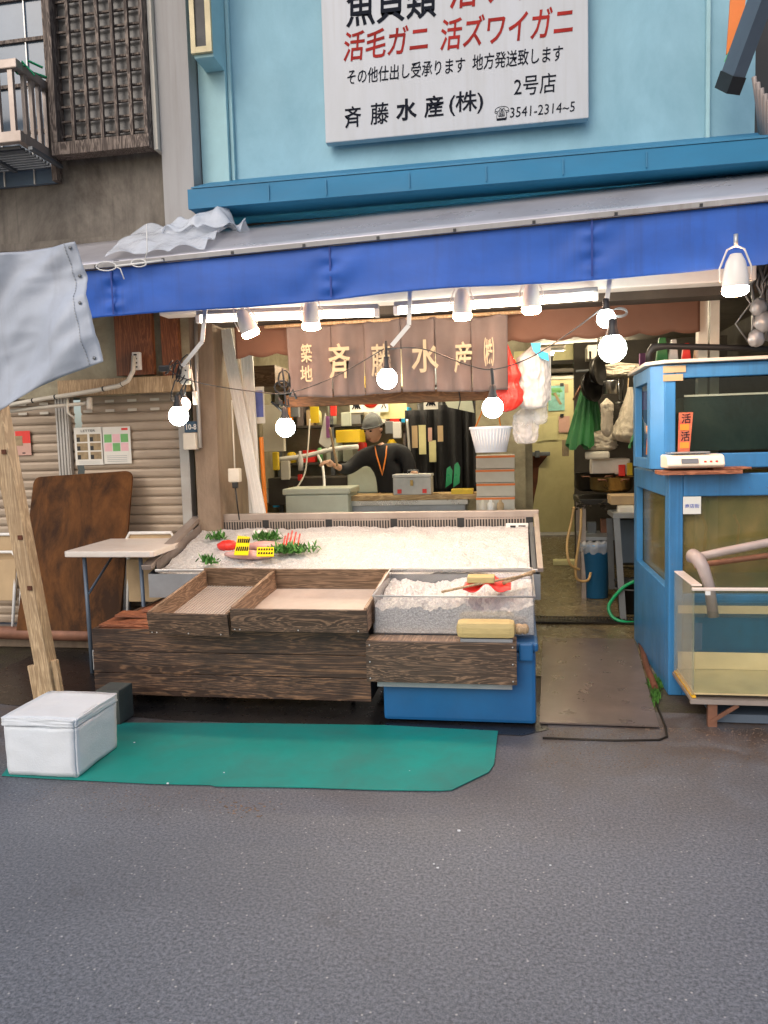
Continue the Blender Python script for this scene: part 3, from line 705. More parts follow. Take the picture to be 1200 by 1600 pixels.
# conduit and socket
mb = MB(); pts = [(0, 636), (40, 628), (75, 622), (110, 617), (150, 610), (185, 603), (200, 595), (208, 580), (209, 556)]
pts = [at(x, y, Y=5.40) for x, y in pts]; mb.tube(pts, .017, 8)
cd_ = thing('conduit', 'cream taped conduit curving up to the socket strip', 'conduit', pts[4])
mb.build('pipe', 'offwhite', cd_)
mb = MB()
for i in (1, 2, 4, 5): mb.tube([pts[i]+(pts[i+1]-pts[i])*.3, pts[i]+(pts[i+1]-pts[i])*.36], .019, 8)
mb.build('tape_band', 'black', cd_)
sk = thing('socket_strip', 'white four way socket strip on the scorched board', 'socket', at(214, 575, Y=5.42))
p = at(213, 563, Y=5.43); box(p.x-.03, p.x+.03, 5.42, 5.46, p.z-.07, p.z+.06, bev=.006).build('body', 'white', sk)
for i in range(4): box(p.x-.012, p.x+.012, 5.414, 5.421, p.z-.055+i*.03, p.z-.045+i*.03).build('outlet', 'black', sk)
# bracket pipe
mb = MB(); mb.tube([at(0, 645, Y=5.45), at(60, 637, Y=5.45), at(138, 630, Y=5.45)], .014, 8); mb.tube([at(140, 622, Y=5.45), at(140, 640, Y=5.43)], .022, 8)
mb.tube([at(105, 620, Y=5.44), at(106, 645, Y=5.44), at(116, 653, Y=5.44)], .010, 6)
one('shutter_bar', mb, 'offwhite', 'thin cream bar with round end knob across the shutter', 'bar')
# posters
def poster(name, label, px0, py0, px1, py1, Y, m, deco=None, tilt=0):
    a = at(px0, py1, Y=Y); b = at(px1, py0, Y=Y)
    t = thing(name, label, 'poster', ((a.x+b.x)/2, Y, a.z))
    box(a.x, b.x, Y-.003, Y, a.z, b.z).build('sheet', m, t)
    def D(nm, mm, u0, v0, u1, v1, d=.0045):
        box(a.x+(b.x-a.x)*u0, a.x+(b.x-a.x)*u1, Y-d, Y-.0032, b.z+(a.z-b.z)*v1, b.z+(a.z-b.z)*v0).build(nm, mm, t)
    if deco: deco(D, a, b, t)
    return t
def d1(D, a, b, t):
    for r_ in range(3):
        for c in range(2):
            D('photo', 'printbrown', .08+c*.46, .18+r_*.235, .46+c*.46, .38+r_*.235)
            D('photo_face', 'black', .09+c*.46, .26+r_*.235, .20+c*.46, .375+r_*.235, .006)
    for k in range(3): D('text_line', 'casegrey', .12, .90+k*.03, .85, .905+k*.03)
    lettering('lettering', 'LETTER', 'ink', t, a.x+(b.x-a.x)*.25, a.x+(b.x-a.x)*.75, b.z-.036, b.z-.018, SH-.034)
poster('poster', 'white notice with six small brown photos taped on the shutter', 119, 667, 160, 727, SH-.03, 'paper', d1)
def d2(D, a, b, t):
    for k, (c, r_, m) in enumerate(((0, 0, 'printgreen'), (1, 0, 'printpink'), (2, 0, 'printgreen'), (0, 1, 'printpink'), (1, 1, 'printgreen'), (2, 1, 'printpink'))):
        D('photo', m, .08+c*.29, .2+r_*.24, .34+c*.29, .42+r_*.24)
    D('heading', 'red', .7, .04, .92, .10)
    for k in range(4): D('text_line', 'casegrey', .15, .78+k*.05, .85, .79+k*.05)
poster('poster', 'white notice with green and pink squares taped on the shutter', 162, 666, 203, 725, SH-.03, 'paper', d2)
def d3(D, a, b, t):
    D('photo', 'red', .25, .0, 1, .5); D('photo', 'printbrown', .1, .2, .6, .6, .006); D('text_line', 'black', .55, .88, .7, .93)
poster('poster', 'small pinkish red flyer stuck on the shutter behind the prop', 19, 673, 47, 712, SH-.03, 'paperpink', d3)

# leaning plywood board
mb = MB(); a0, a1, a2, a3 = Vector((-3.78, 5.25, .16)), Vector((-2.93, 5.25, .16)), Vector((-2.93, 5.60, 1.36)), Vector((-3.78, 5.60, 1.33))
poly = []
def arc(c, r, s, e, U, V): return [c+U*r*math.cos(t)+V*r*math.sin(t) for t in [s+(e-s)*i/5 for i in range(6)]]
U = Vector((1, 0, 0)); V = (a3-a0).normalized()
poly = [a0, a1]+arc(a2-U*.06-V*.06, .06, 0, math.pi/2, U, V)+arc(a3+U*.06-V*.06, .06, math.pi/2, math.pi, U, V)
mb.prism(poly, (0, -1, .2), .02); one('plywood_sheet', mb, 'ply', 'old red brown plywood sheet leaning against the shutter', 'board', bevel=.003)
# folding chairs
def fchair(loc, label, rz=0):
    t = thing('folding_chair', label, 'chair', (0, 0, 0), 'folded chairs by the shutter')
    mb = MB(); mb.tube([(-.2, 0, 0), (-.2, .03, .74), (-.17, .035, .80), (.17, .035, .80), (.2, .03, .74), (.2, 0, 0)], .013, 8); mb.build('frame', 'white', t)
    mb = MB(); mb.tube([(-.16, -.03, 0), (-.16, .0, .62), (-.12, .0, .66), (.12, .0, .66), (.16, .0, .62), (.16, -.03, 0)], .012, 8); mb.build('rear_frame', 'white', t)
    box(-.2, .2, .045, .065, .50, .79, bev=.006).build('backrest', 'tan', t)
    box(-.17, .17, -.02, .01, .28, .60, bev=.006).build('seat', 'tan', t)
    t.location = loc; t.rotation_euler = (R(-8), 0, rz); return t
fc = fchair((-4.02, 5.32, .10), 'folded white framed chair leaning at the far left behind the prop')
c2 = dup(fc, (-2.74, 5.32, .10), 0, 'folded white framed chair behind the white table'); c2.rotation_euler = (R(-6), 0, 0)

# white folding table
tb = thing('folding_table', 'white topped folding table between the shutter and the ice case', 'table', (-2.7, 5.1, 0))
TZ = .85
tl, tr_, br_, bl_ = Vector((-3.02, 4.72, TZ)), Vector((-2.36, 4.70, TZ)), Vector((-2.42, 5.6, TZ)), Vector((-3.08, 5.55, TZ))
poly = [tl+Vector((.02, 0, 0)), tr_-Vector((.02, 0, 0)), tr_+Vector((0, .02, 0)), br_, bl_, tl+Vector((0, .02, 0))]
MB().prism(poly, (0, 0, -1), .04).build('table_top', 'tabletop', tb, bevel=.006)
for (x, y) in ((-2.90, 4.78), (-2.50, 4.80), (-2.96, 5.45), (-2.55, 5.5)):
    MB().tube([(x, y, TZ-.04), (x+.02, y-.02, 0)], .014, 8).build('leg', 'slate', tb)
mb = MB(); mb.tube([(-2.88, 4.77, .12), (-2.52, 4.79, .12)], .011, 8); mb.tube([(-2.88, 4.77, .55), (-2.98, 5.40, TZ-.05)], .009, 8); mb.build('brace', 'slate', tb)

# column furniture: meter box, number plate, conduit, plug
mb = MB(); a = at(287, 703, Y=5.5); b = at(306, 676, Y=5.5); mb.box(a.x, b.x, 5.49, 5.555, a.z, b.z, bev=.01)
one('switch_box', mb, 'offwhite', 'cream switch box on the left edge of the concrete column', 'switch box')
np_ = thing('number_plate', 'small navy plate reading 10-8 above the cream switch box', 'sign', (-2.4, 5.55, 1.6))
a = at(289, 676, Y=5.55); b = at(310, 658, Y=5.55)
box(a.x, b.x, 5.545, 5.555, a.z, b.z).build('plate', 'navy', np_)
lettering('lettering', '10-8', 'white', np_, a.x+.015, b.x-.015, a.z+.02, b.z-.02, 5.544, bold=.02)
mb = MB(); mb.tube([at(306, 500, Y=5.53), at(308, 600, Y=5.53), at(313, 700, Y=5.53)], .016, 8)
one('column_conduit', mb, 'alum', 'thin grey conduit running down the left side of the concrete column', 'conduit')
mb = MB(); mb.tube([at(362, 625, Y=5.5), at(365, 690, Y=5.5), at(367, 735, Y=5.5)], .006, 6); c = at(367, 742, Y=5.5)
mb.box(c.x-.045, c.x+.045, 5.47, 5.53, c.z-.055, c.z+.05, bev=.012)
hc = thing('hanging_socket', 'cream socket hanging on a flex by the concrete column', 'socket', c)
mb.build('body', 'offwhite', hc)
mb = MB(); mb.box(c.x-.02, c.x+.02, 5.48, 5.52, c.z-.10, c.z-.055, bev=.008); mb.tube([c+Vector((0, 0, -.1)), at(371, 790, Y=5.53), at(374, 812, Y=5.55)], .006, 6); mb.build('plug', 'black', hc)
# pale siding panels leaning beside the column
def panel(label, a, b, w):
    mb = MB(); mb.bar(a, b, w, .02, up=(0, 1, 0))
    d = (b-a).normalized(); x = Vector((0, 1, 0)).cross(d).normalized()
    for k in (-.3, 0, .3): mb.bar(a+x*w*k+Vector((0, -.014, 0)), b+x*w*k+Vector((0, -.014, 0)), .010, .008, up=(0, 1, 0))
    return one('siding_panel', mb, 'white', label, 'panel', 'leaning siding panels')
panel('long white ribbed panel leaning left across the concrete column', at(352, 515, Y=5.76), at(408, 812, Y=5.76), .095)
panel('long white ribbed panel standing upright behind the slanting one', at(384, 520, Y=5.82), at(400, 820, Y=5.82), .095)

# ================================================================== STALL FRONT
# teal mat
pts = [(3, 1212), (60, 1216), (240, 1225), (330, 1227), (336, 1229), (480, 1231), (600, 1235), (688, 1236), (706, 1235), (764, 1207), (772, 1195), (778, 1143), (600, 1134), (400, 1131), (180, 1130), (60, 1140)]
mb = MB(); mb.prism([at(x, y, Z=.004) for x, y in pts], (0, 0, 1), .004)
one('rubber_mat', mb, 'teal', 'teal green sheet mat on the road in front of the stall', 'mat')
# foam box with lid
fb = thing('foam_box', 'white polystyrene box with lid on the road at the left', 'foam box', (-2.16, 3.36, 0))
def foambox(x0, x1, y0, y1, z0, z1, seed, fl=.02):
    bm = bmesh.new(); bmesh.ops.create_cube(bm, size=1); bmesh.ops.bevel(bm, geom=bm.edges[:], offset=.022, segments=2, affect='EDGES')
    bmesh.ops.subdivide_edges(bm, edges=bm.edges[:], cuts=11, use_grid_fill=True)
    for v in bm.verts:
        c = v.co.copy(); k = 1-fl*(.5-c.z)
        v.co = Vector(((x0+x1)/2+c.x*(x1-x0)*k, (y0+y1)/2+c.y*(y1-y0)*k, (z0+z1)/2+c.z*(z1-z0)))
        v.co += Vector((N(c.x*5+seed, c.y*5, c.z*5), N(c.x*5, c.y*5+seed, c.z*5), N(c.x*5, c.y*5, c.z*5+seed)))*.004
        v.co += Vector((N(c.x*23+seed, c.y*23, c.z*23), N(c.x*23, c.y*23+seed, c.z*23), 0))*.0008
    mb = MB(); mb.bm(bm, True); return mb
foambox(-2.375, -2.005, 3.14, 3.52, .009, .25, 1, .03).build('box', 'foam', fb)
foambox(-2.380, -2.000, 3.135, 3.525, .251, .290, 4, .0).build('lid', 'foam', fb)
mb = MB(); p = at(188, 1133, Z=.006); mb.box(p.x-.14, p.x, p.y, p.y+.16, .006, at(188, 1080, Y=p.y).z, bev=.01)
one('concrete_block', mb, 'darkblock', 'dark concrete block behind the white polystyrene box', 'block')

# blackened timber counter
wc = thing('timber_counter', 'low counter clad in blackened cedar planks on castors', 'counter', (-1.65, 4.6, 0))
for i, (z0, z1) in enumerate(((.065, .195), (.199, .326), (.330, .462))):
    box(-2.50, -.812, 4.15, 4.175, z0, z1, bev=.002).build('front_plank', 'char', wc)
for x_ in (-2.50, -.84): box(x_, x_+.025, 4.176, 5.2, .065, .462).build('side_board', 'char', wc)
mb = MB(); mb.box(-2.47, -.845, 4.178, 5.2, .44, .46); mb.build('deck', 'plank', wc)
for x in (-2.3, -1.75, -.95):
    for y in (4.3, 5.0):
        c = MB(); c.lathe([(0, -.012), (.028, -.012), (.03, 0), (.028, .012), (0, .012)], (0, 0, 0), 14); c.xf(Matrix.Translation((x, y, .034)) @ Matrix.Rotation(R(90), 4, 'Y'))
        w_ = c.build('castor', 'black', wc)
mb = MB(); mb.box(-2.508, -2.501, 4.16, 4.19, .21, .33); mb.build('side_catch', 'white', wc)
# loose orange boards on counter
for k, (x0, x1, y0, y1, z, rz, lab) in enumerate(((-2.48, -2.03, 4.2, 4.42, .464, 2, 'broad orange board flat on the counter left end'), (-2.36, -2.06, 4.22, 4.40, .478, -3, 'short orange board in the middle of the offcut pile'),
        (-2.44, -2.08, 4.32, 4.46, .494, 4, 'long narrow orange board on the offcut pile'), (-2.30, -2.06, 4.40, 4.50, .512, 0, 'topmost small orange board of the offcut pile'))):
    mb = MB(); mb.box(x0, x1, y0, y1, z, z+.011); cx = Vector(((x0+x1)/2, (y0+y1)/2, z)); mb.xf(Matrix.Translation(cx) @ Matrix.Rotation(R(rz*2), 4, 'Z') @ Matrix.Rotation(R(rz*.6), 4, 'Y') @ Matrix.Translation(-cx))
    one('offcut_board', mb, 'plank', lab, 'board', 'orange offcut boards')
# shelf box at the right
sb = thing('shelf_box', 'grained dark timber box shelf jutting from the stall front right', 'shelf', (-.4, 4.0, .2))
box(-.79, .0, 3.93, 3.955, .25, .47, bev=.002).build('front_board', 'char2', sb)
mb = MB(); mb.box(-.79, .0, 3.956, 4.085, .452, .469); mb.build('top_board', 'trayy', sb)
mb = MB(); mb.box(-.79, -.768, 3.956, 4.016, .251, .451); mb.build('end_board', 'char2', sb); box(-.022, .0, 3.956, 4.016, .251, .451).build('end_board', 'char2', sb)
box(-.74, -.025, 3.965, 4.012, .215, .249).build('metal_strip', 'casegrey', sb)
for x in (-.77, -.02):
    for z in (.27, .36, .45): mb = MB(); mb.lathe([(0, 0), (.004, 0), (.004, .003), (0, .003)], (0, 0, 0), 8); mb.xf(Matrix.Translation((x, 3.928, z)) @ Matrix.Rotation(R(90), 4, 'X')); mb.build('screw', 'alum', sb)
# blue crate
bc2 = thing('blue_crate', 'big blue insulated fish container under the stall right', 'container', (-.31, 4.5, 0))
box(-.72, .098, 4.02, 5.1, .012, .40, bev=.02).build('body', 'bluecrate', bc2)
box(-.735, .112, 4.018, 5.12, .402, .450, bev=.014).build('rim', 'bluecrate', bc2)
mb = MB(); mb.box(.012, .085, 3.99, 4.017, .36, .455, bev=.01); mb.build('handle_boss', 'bluecrate', bc2)

# ---- ice display case
ic = thing('ice_case', 'long tilted display case full of crushed ice with slotted rails', 'display case', (-1.1, 5.2, .47))
X0, X1, YF, YB, ZF, ZB = -2.43, .15, 4.76, 5.62, .70, .90
def cz(y): return ZF+(ZB-ZF)*(y-YF)/(YB-YF)
mb = MB()
mb.add([(X0, YF, .53), (X1, YF, .53), (X1, YB, .53), (X0, YB, .53), (X0, YF, ZF-.01), (X1, YF, ZF-.01), (X1, YB, ZB-.01), (X0, YB, ZB-.01)], [(0, 3, 2, 1), (0, 1, 5, 4), (1, 2, 6, 5), (2, 3, 7, 6), (3, 0, 4, 7)])
mb.build('body', 'casegrey', ic)
for x_ in (-2.2, .03): box(x_, x_+.06, 5.32, 5.55, 0, .53).build('stand', 'greymetal', ic)
def iceh(x, y, seed=0):
    return .030*N(x*1.7, y*1.7, seed)+.015*N(x*8, y*8, seed+3)+.007*N(x*27, y*27, seed+5)+.0035*N(x*60, y*60, seed)
MB().grid(lambda u, v: (X0+.06+(X1-X0-.12)*u, YF+.02+(YB-YF-.05)*v, cz(YF+(YB-YF)*v)-.020+iceh(X0+(X1-X0)*u, YF+.86*v)+.02*v), 420, 240).build('crushed_ice', 'ice', ic)
# rails
def railbar(a, b, w, h, nm='rail', m='rail', par=ic): MB().bar(a, b, w, h).build(nm, m, par, bevel=.004)
railbar((X0, YB+.03, ZB+.085), (X1+.02, YB+.03, ZB+.085), .07, .05, 'back_rail')
railbar((X0-.0, YF-.02, ZF+.035), (X0-.0, YB-.0, ZB+.085), .07, .035, 'side_rail')
railbar((X1, YF-.02, ZF+.018), (X1, YB-.0, ZB+.075), .035, .03, 'side_rail')
railbar((X0+.05, YF+.01, ZF+.012), (X1, YF+.01, ZF+.012), .03, .02, 'front_rail', 'steel')
n = 120
for g_ in range(5):
    mb = MB()
    for i in range(g_*24+2, g_*24+24):
        x = X0+.04+i*(X1-X0-.1)/n; mb.box(x, x+.009, YB-.012, YB-.004, ZB-.03, ZB+.062)
    mb.box(X0+.04+(g_*24+2)*(X1-X0-.1)/n, X0+.04+(g_*24+23)*(X1-X0-.1)/n, YB-.014, YB-.0121, ZB+.050, ZB+.060)
    mb.build('back_grille', 'rail', ic)
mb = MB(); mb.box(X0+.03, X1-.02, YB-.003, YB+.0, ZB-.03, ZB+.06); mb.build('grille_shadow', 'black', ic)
mb = MB()
for i in range(40):
    y = YF+.05+i*.78/40; mb.box(X0+.038, X0+.044, y, y+.010, cz(y)-.02, cz(y)+.055)
mb.build('side_grille', 'rail', ic)
box(X0+.032, X0+.035, YF+.04, YB-.02, ZF, ZF+.05).build('side_backing', 'black', ic)
mb = MB(); mb.add([(X1-.05, YF+.05, ZF+.012), (X1-.022, YF+.05, ZF+.014), (X1-.022, YB-.05, ZB+.03), (X1-.05, YB-.05, ZB+.026)], [(0, 1, 2, 3)]); mb.build('channel', 'greymetal', ic)
p = at(808, 824, Y=5.58); mb = MB(); mb.box(p.x-.08, p.x+.08, 5.575, 5.595, p.z-.035, p.z+.03, bev=.004); ct = mb.build('controller', 'white', ic)
mb = MB(); mb.box(p.x-.05, p.x-.01, 5.570, 5.574, p.z-.015, p.z+.015); mb.box(p.x+.01, p.x+.06, 5.570, 5.574, p.z-.015, p.z+.015); mb.build('display', 'black', ct)

# goods on ice
def slug(p0, p1, r, m, name, label, cat, par=None, wrap=None):
    p0, p1 = Vector(p0), Vector(p1); mb = MB(); k = 12
    pts = [p0+(p1-p0)*(i/k)+Vector((0, .01*N(i*.7, 3), .006*N(i*.9))) for i in range(k+1)]
    mb.tube(pts, [max(.004, r*math.sin(math.pi*(.06+.88*i/k))**.6*(1+.15*N(i*1.3))) for i in range(k+1)], 14)
    for i, v in enumerate(mb.v): mb.v[i] = (v[0], v[1], p0.z+(v[2]-p0.z)*.75)
    return one(name, mb, m, label, cat)
def ip(px, py, dz=.02):
    y = 4.9
    for _ in range(40):
        q = at(px, py, Y=y); y += (q.z-(cz(y)+dz))*2.2
    return at(px, py, Y=y)
slug(ip(340, 853), ip(372, 852), .055, 'red', 'packed_fish', 'bright red packed fish at the left end of the ice', 'packed fish')
slug(ip(352, 866), ip(425, 868), .045, 'fish', 'packed_fish', 'pale pink packed fish lying in front on the ice', 'packed fish')
slug(ip(385, 853), ip(440, 852), .045, 'fish', 'packed_fish', 'pale pink packed fish lying behind on the ice', 'packed fish')
def ylab(label, a, b, c, d):
    t = thing('price_label', label, 'label', a)
    P4 = [a, b, c, d]; n = (b-a).cross(d-a).normalized(); n = n if n.y < 0 else -n
    MB().prism(P4, n, .006).build('card', 'yellowprint', t)
    mb = MB(); u, v = b-a, d-a
    for r_ in range(2):
        for k in range(6):
            q = a+u*(.08+.15*k)+v*(.2+.42*r_)+n*.0065; 
            mb.prism([q, q+u*.10+v*.05*N(k, r_), q+u*.11+v*(.2+.1*N(k*3, r_)), q+u*.02+v*.22], n, .002)
    mb.build('lettering', 'ink', t); return t
ylab('yellow printed wrapper leaning on the red packed fish', ip(366, 868, .05), ip(388, 868, .06), ip(391, 840, .12), ip(372, 838, .12))
ylab('small yellow printed wrapper right of the taller one', ip(401, 870, .05), ip(428, 870, .05), ip(428, 856, .08), ip(402, 856, .08))
def herb(c, n, r, label, h=.06):
    mb = MB(); rr = random.Random(int(abs(c.x)*1000))
    for i in range(n):
        a = rr.uniform(0, 6.28); q = c+Vector((rr.gauss(0, r), rr.gauss(0, r*.6), rr.uniform(-.01, .02)))
        d = Vector((math.cos(a)*.035, math.sin(a)*.035, rr.uniform(.01, h))); w = Vector((-math.sin(a), math.cos(a), 0))*.006
        mb.add([q-w, q+w, q+d*.6+w*1.4, q+d, q+d*.6-w*1.4], [(0, 1, 2, 3, 4)])
    return one('herb_sprig', mb, 'leaf', label, 'greenery')
herb(ip(455, 862), 260, .07, 'bushy green sprig right of the yellow wrappers on ice')
herb(ip(418, 842), 120, .05, 'green sprig at the back of the ice behind the packed fish')
herb(ip(340, 842), 60, .035, 'small green sprig at the left rear corner of the ice')
herb(ip(326, 880), 60, .03, 'small green sprig by the left tray at the front of the ice')
mb = MB()
for i, (px, py) in enumerate(((448, 842), (454, 838), (460, 840), (466, 843), (443, 846))): mb.tube([ip(px-2, py+14), ip(px+3, py-2)+Vector((0, 0, .03))], .006, 6)
one('red_stalks', mb, 'red', 'cluster of red shell ginger stalks in the green sprig', 'garnish')
mb = MB()
for px in (398, 405, 415): mb.lathe([(0, 0), (.016, .006), (.018, .022), (.012, .035), (0, .04)], ip(px, 836), 10)
one('shell_pieces', mb, 'white', 'three small white shells at the back of the ice', 'shells')

# ---- wooden trays
def tray(label, x0, x1, fz0, fz1, ylen, tilt, fy=4.0, skew=0.0, slats=True):
    t = thing('wooden_tray', label, 'tray', (x0, fy, fz0), 'wooden fish trays')
    w = .018; h = fz1-fz0
    def tf_(mb):
        M_ = Matrix.Translation((x0, fy, fz0)) @ Matrix.Rotation(R(skew), 4, 'Z') @ Matrix.Rotation(R(tilt), 4, 'X'); return mb.xf(M_)
    L = x1-x0
    tf_(box(0, L, 0, w, 0, h, bev=.002)).build('front_board', 'char2', t)
    tf_(box(0, L, ylen-w, ylen, 0, h+.02)).build('back_board', 'tray', t, bevel=.002)
    tf_(box(0, w, w, ylen-w, 0, h+.008)).build('side_board', 'trayy', t, bevel=.002)
    tf_(box(L-w, L, w, ylen-w, 0, h+.008)).build('side_board', 'trayy', t, bevel=.002)
    mb = MB(); mb.box(w, L-w, w, ylen-w, .002, .02)
    if slats:
        n = int((L-2*w)/.02)
        for i in range(n): mb.box(w+i*.02+.003, w+i*.02+.015, w+.005, ylen-w-.003, .0205, .028)
    tf_(mb).build('liner', 'liner', t)
    for x in (.02, .05, L*.5, L-.05):
        mb = MB(); mb.lathe([(0, 0), (.004, 0), (.004, .002)], (0, 0, 0), 8); mb.xf(Matrix.Translation((x, -.001, .012)) @ Matrix.Rotation(R(90), 4, 'X')); tf_(mb).build('screw', 'alum', t)
    return t
tray('narrow wooden tray at the left end with ribbed liner', -2.055, -1.562, .475, .60, .745, 9.5, 4.0, -4)
tray('wide wooden tray between the narrow tray and clear ice bin', -1.552, -.785, .505, .632, .745, 6.5, 3.97, -.5, False)

# ---- clear bin with ice
cb = thing('ice_bin', 'clear plastic bin of crushed ice on the blue container', 'bin', (-.34, 4.3, .52))
mb = MB()
bx0, bx1, by0, by1, bz0, bz1 = -.775, .10, 4.09, 4.73, .472, .70
mb.box(bx0, bx1, by0, by0+.006, bz0, bz1-.02); mb.box(bx0, bx0+.006, by0+.006, by1, bz0, bz1); mb.box(bx1-.006, bx1, by0+.006, by1, bz0, bz1); mb.box(bx0, bx1, by1, by1+.006, bz0, bz1+.03)
mb.build('wall', 'clearbin', cb)
mb = MB(); mb.tube([(bx0, by0, bz1-.018), (bx1, by0, bz1-.018), (bx1, by1, bz1+.03), (bx0, by1, bz1+.03), (bx0, by0, bz1-.018)], .006, 6); mb.build('rim', 'alum', cb)
MB().grid(lambda u, v: (bx0+.008+(bx1-bx0-.016)*u, by0+.008+(by1-by0-.016)*v, .62+.05*v+2.0*iceh(u*1.2, v*.5, 8)), 200, 90).build('crushed_ice', 'ice', cb)
MB().grid(lambda u, v: (bx0+.009+(bx1-bx0-.018)*u, by0+.009+.004*N(u*60, v*12), .476+(.62+2.0*iceh(u*1.2, 0, 8)-.476)*v), 160, 24).build('ice_face', 'ice', cb)
# small items on bin
mb = MB(); c = at(762, 935, Y=4.3)
mb.grid(lambda u, v: (c.x-.13+.26*u, 4.16+.24*v, .705+.05*N(u*3, v*3, 4)+.05*math.sin(u*3.14)*math.sin(v*3.14)), 30, 20)
one('red_net_bag', mb, 'red', 'crumpled red net bag lying on the clear ice bin', 'bag', solid=.003)
mb = MB(); c = at(752, 935, Y=4.2); mb.box(c.x-.075, c.x+.075, 4.16, 4.27, .74, .775, bev=.008)
one('sponge_block', mb, 'tanmat', 'greyish tan block lying on the red net bag', 'block')
mb = MB(); mb.tube([(-.40, 4.12, .70), (-.2, 4.16, .738), (.09, 4.26, .775)], .0075, 6)
one('bamboo_stick', mb, 'timber', 'long bamboo stick across the clear ice bin', 'stick')
mb = MB(); mb.tube([(-.07, 4.20, .735), (.105, 4.30, .785)], .011, 6)
one('wooden_peg', mb, 'timber', 'short pale wooden peg at the right rim of the ice bin', 'handle')
mb = MB()
for i in range(12): mb.box(-.14+i*.018, -.125+i*.018, 4.38, 4.49, .735, .74)
mb.box(-.145, .08, 4.375, 4.495, .728, .7345)
one('ribbed_lid', mb, 'clearbag', 'ribbed clear plastic lid on the bin back edge', 'lid')
# tan roll with handle on the shelf
rl = thing('scrubbing_roll', 'tan slatted roll with a turned wooden knob resting on the shelf box', 'roll', (-.2, 3.98, .44))
mb = MB(); mb.box(-.31, -.005, 3.94, 4.06, .487, .575, bev=.03); mb.build('roll', 'tanmat', rl)
mb = MB(); mb.lathe([(0, 0), (.026, 0), (.03, .02), (.024, .035), (.03, .05), (.02, .065), (0, .07)], (0, 0, 0), 14); mb.xf(Matrix.Translation((-.004, 4.0, .53)) @ Matrix.Rotation(R(90), 4, 'Y')); mb.build('knob', 'timber', rl)
mb = MB(); mb.box(-.29, -.02, 3.95, 4.05, .470, .486); mb.build('foot_board', 'casegrey', rl)

# ================================================================== RIGHT: tanks
def framed_tank(name, label, x0, x1, y0, y1, z0, z1, wx0, wz0, wz1, sy0, sy1, sz0, sz1, inner, cham=0.0, bot=None):
    t = thing(name, label, 'fish tank', ((x0+x1)/2, y0, z0))
    # front frame
    mb = MB(); th = .045
    mb.box(wx0-.0001-(wx0-x0)+cham, wx0, y0, y0+th, z0, z1); mb.box(wx0, x1, y0, y0+th, wz1, z1); mb.box(wx0, x1, y0, y0+th, z0, wz0)
    mb.build('front_frame', 'bluetank', t, bevel=.006)
    mb = MB(); xs = x0
    mb.box(xs, xs+th, y0+(cham or th), sy0, z0, z1); mb.box(xs, xs+th, sy1, y1, z0, z1); mb.box(xs, xs+th, sy0, sy1, sz1, z1); mb.box(xs, xs+th, sy0, sy1, z0, sz0)
    mb.build('side_frame', 'bluetank', t, bevel=.004)
    if cham:
        mb = MB(); mb.prism([(x0, y0+cham, z0), (x0+cham, y0, z0), (x0+cham+.02, y0+.04, z0), (x0+.04, y0+cham+.02, z0)], (0, 0, 1), z1-z0); mb.build('corner_post', 'bluetank', t, bevel=.004)
    box(wx0-.01, x1, y0+th+.002, y0+th+.010, wz0-.02, wz1+.02).build('front_pane', 'algae' if inner == 'murk_lo' else 'tankglass', t)
    box(x0+th+.002, x0+th+.010, sy0-.02, sy1+.02, sz0-.02, sz1+.02).build('side_pane', 'algae' if inner == 'murk_lo' else 'tankglass', t)
    mb = MB(); mb.box(x0+.12, x1, y1-.06, y1-.04, z0+.02, z1-.03); mb.box(x0+.12, x1, y0+.1, y1-.04, z0+.02, wz0-.02)
    mb.build('inner_wall', inner, t)
    return t
lt = framed_tank('lower_tank', 'big blue framed fish tank on the ground at the right', .872, 2.4, 4.60, 5.90, .0, 1.292, .950, .60, 1.165, 4.72, 5.78, .62, 1.16, 'murk_lo')
mb = MB(); mb.box(.99, 2.4, 4.662, 5.8, .605, .715); mb.build('orange_block', 'murk_bot', lt)  # orange-brown block along the bottom of the tank window
for x, r_ in ((1.15, .02), (1.34, .016)): MB().tube([(x, 5.0, .7), (x+.02, 5.0, .95), (x-.01, 5.0, 1.02)], r_*.5, 8).build('inner_tube', 'orange', lt)
mb = MB()
pw = at(1068, 779, Y=4.59); mb.box(.948, 1.045, 4.592, 4.597, 1.065, 1.165, bev=.002)
nt_ = thing('tank_notice', 'small white notice with blue characters on the lower tank glass', 'notice', (1.0, 4.595, 1.07))
mb.build('card', 'paper', nt_)
lettering('lettering', '商店街', 'printblue', nt_, .957, 1.035, 1.100, 1.124, 4.591, bold=.01)
ut = framed_tank('upper_tank', 'blue framed fish tank with dark water stacked on the lower tank', .80, 2.4, 4.73, 5.45, 1.318, 1.925, .932, 1.405, 1.845, 4.90, 5.36, 1.38, 1.84, 'murk_up', .07)
mb = MB(); mb.box(1.0, 2.4, 4.84, 5.3, 1.42, 1.74); mb.build('water', 'murk_up', ut)
mb = MB(); mb.box(1.0, 2.4, 4.833, 4.838, 1.741, 1.752); mb.build('water_line', 'offwhite', ut)
mb = MB(); mb.prism([(.77, 5.5, 1.93), (.77, 4.80, 1.93), (.86, 4.69, 1.93), (2.4, 4.69, 1.93), (2.4, 5.5, 1.93)], (0, 0, 1), .02); mb.build('top_sheet', 'offwhite', ut, bevel=.004)
mb = MB(); mb.box(.86, .985, 4.722, 4.728, 1.878, 1.918); mb.box(.86, .97, 4.722, 4.728, 1.83, 1.868); mb.build('tape', 'tan', ut)
mb = MB(); mb.tube([(.845, 5.1, 1.4), (.85, 5.08, 1.52), (.845, 5.1, 1.58)], .02, 8); mb.build('cork', 'orange', ut)
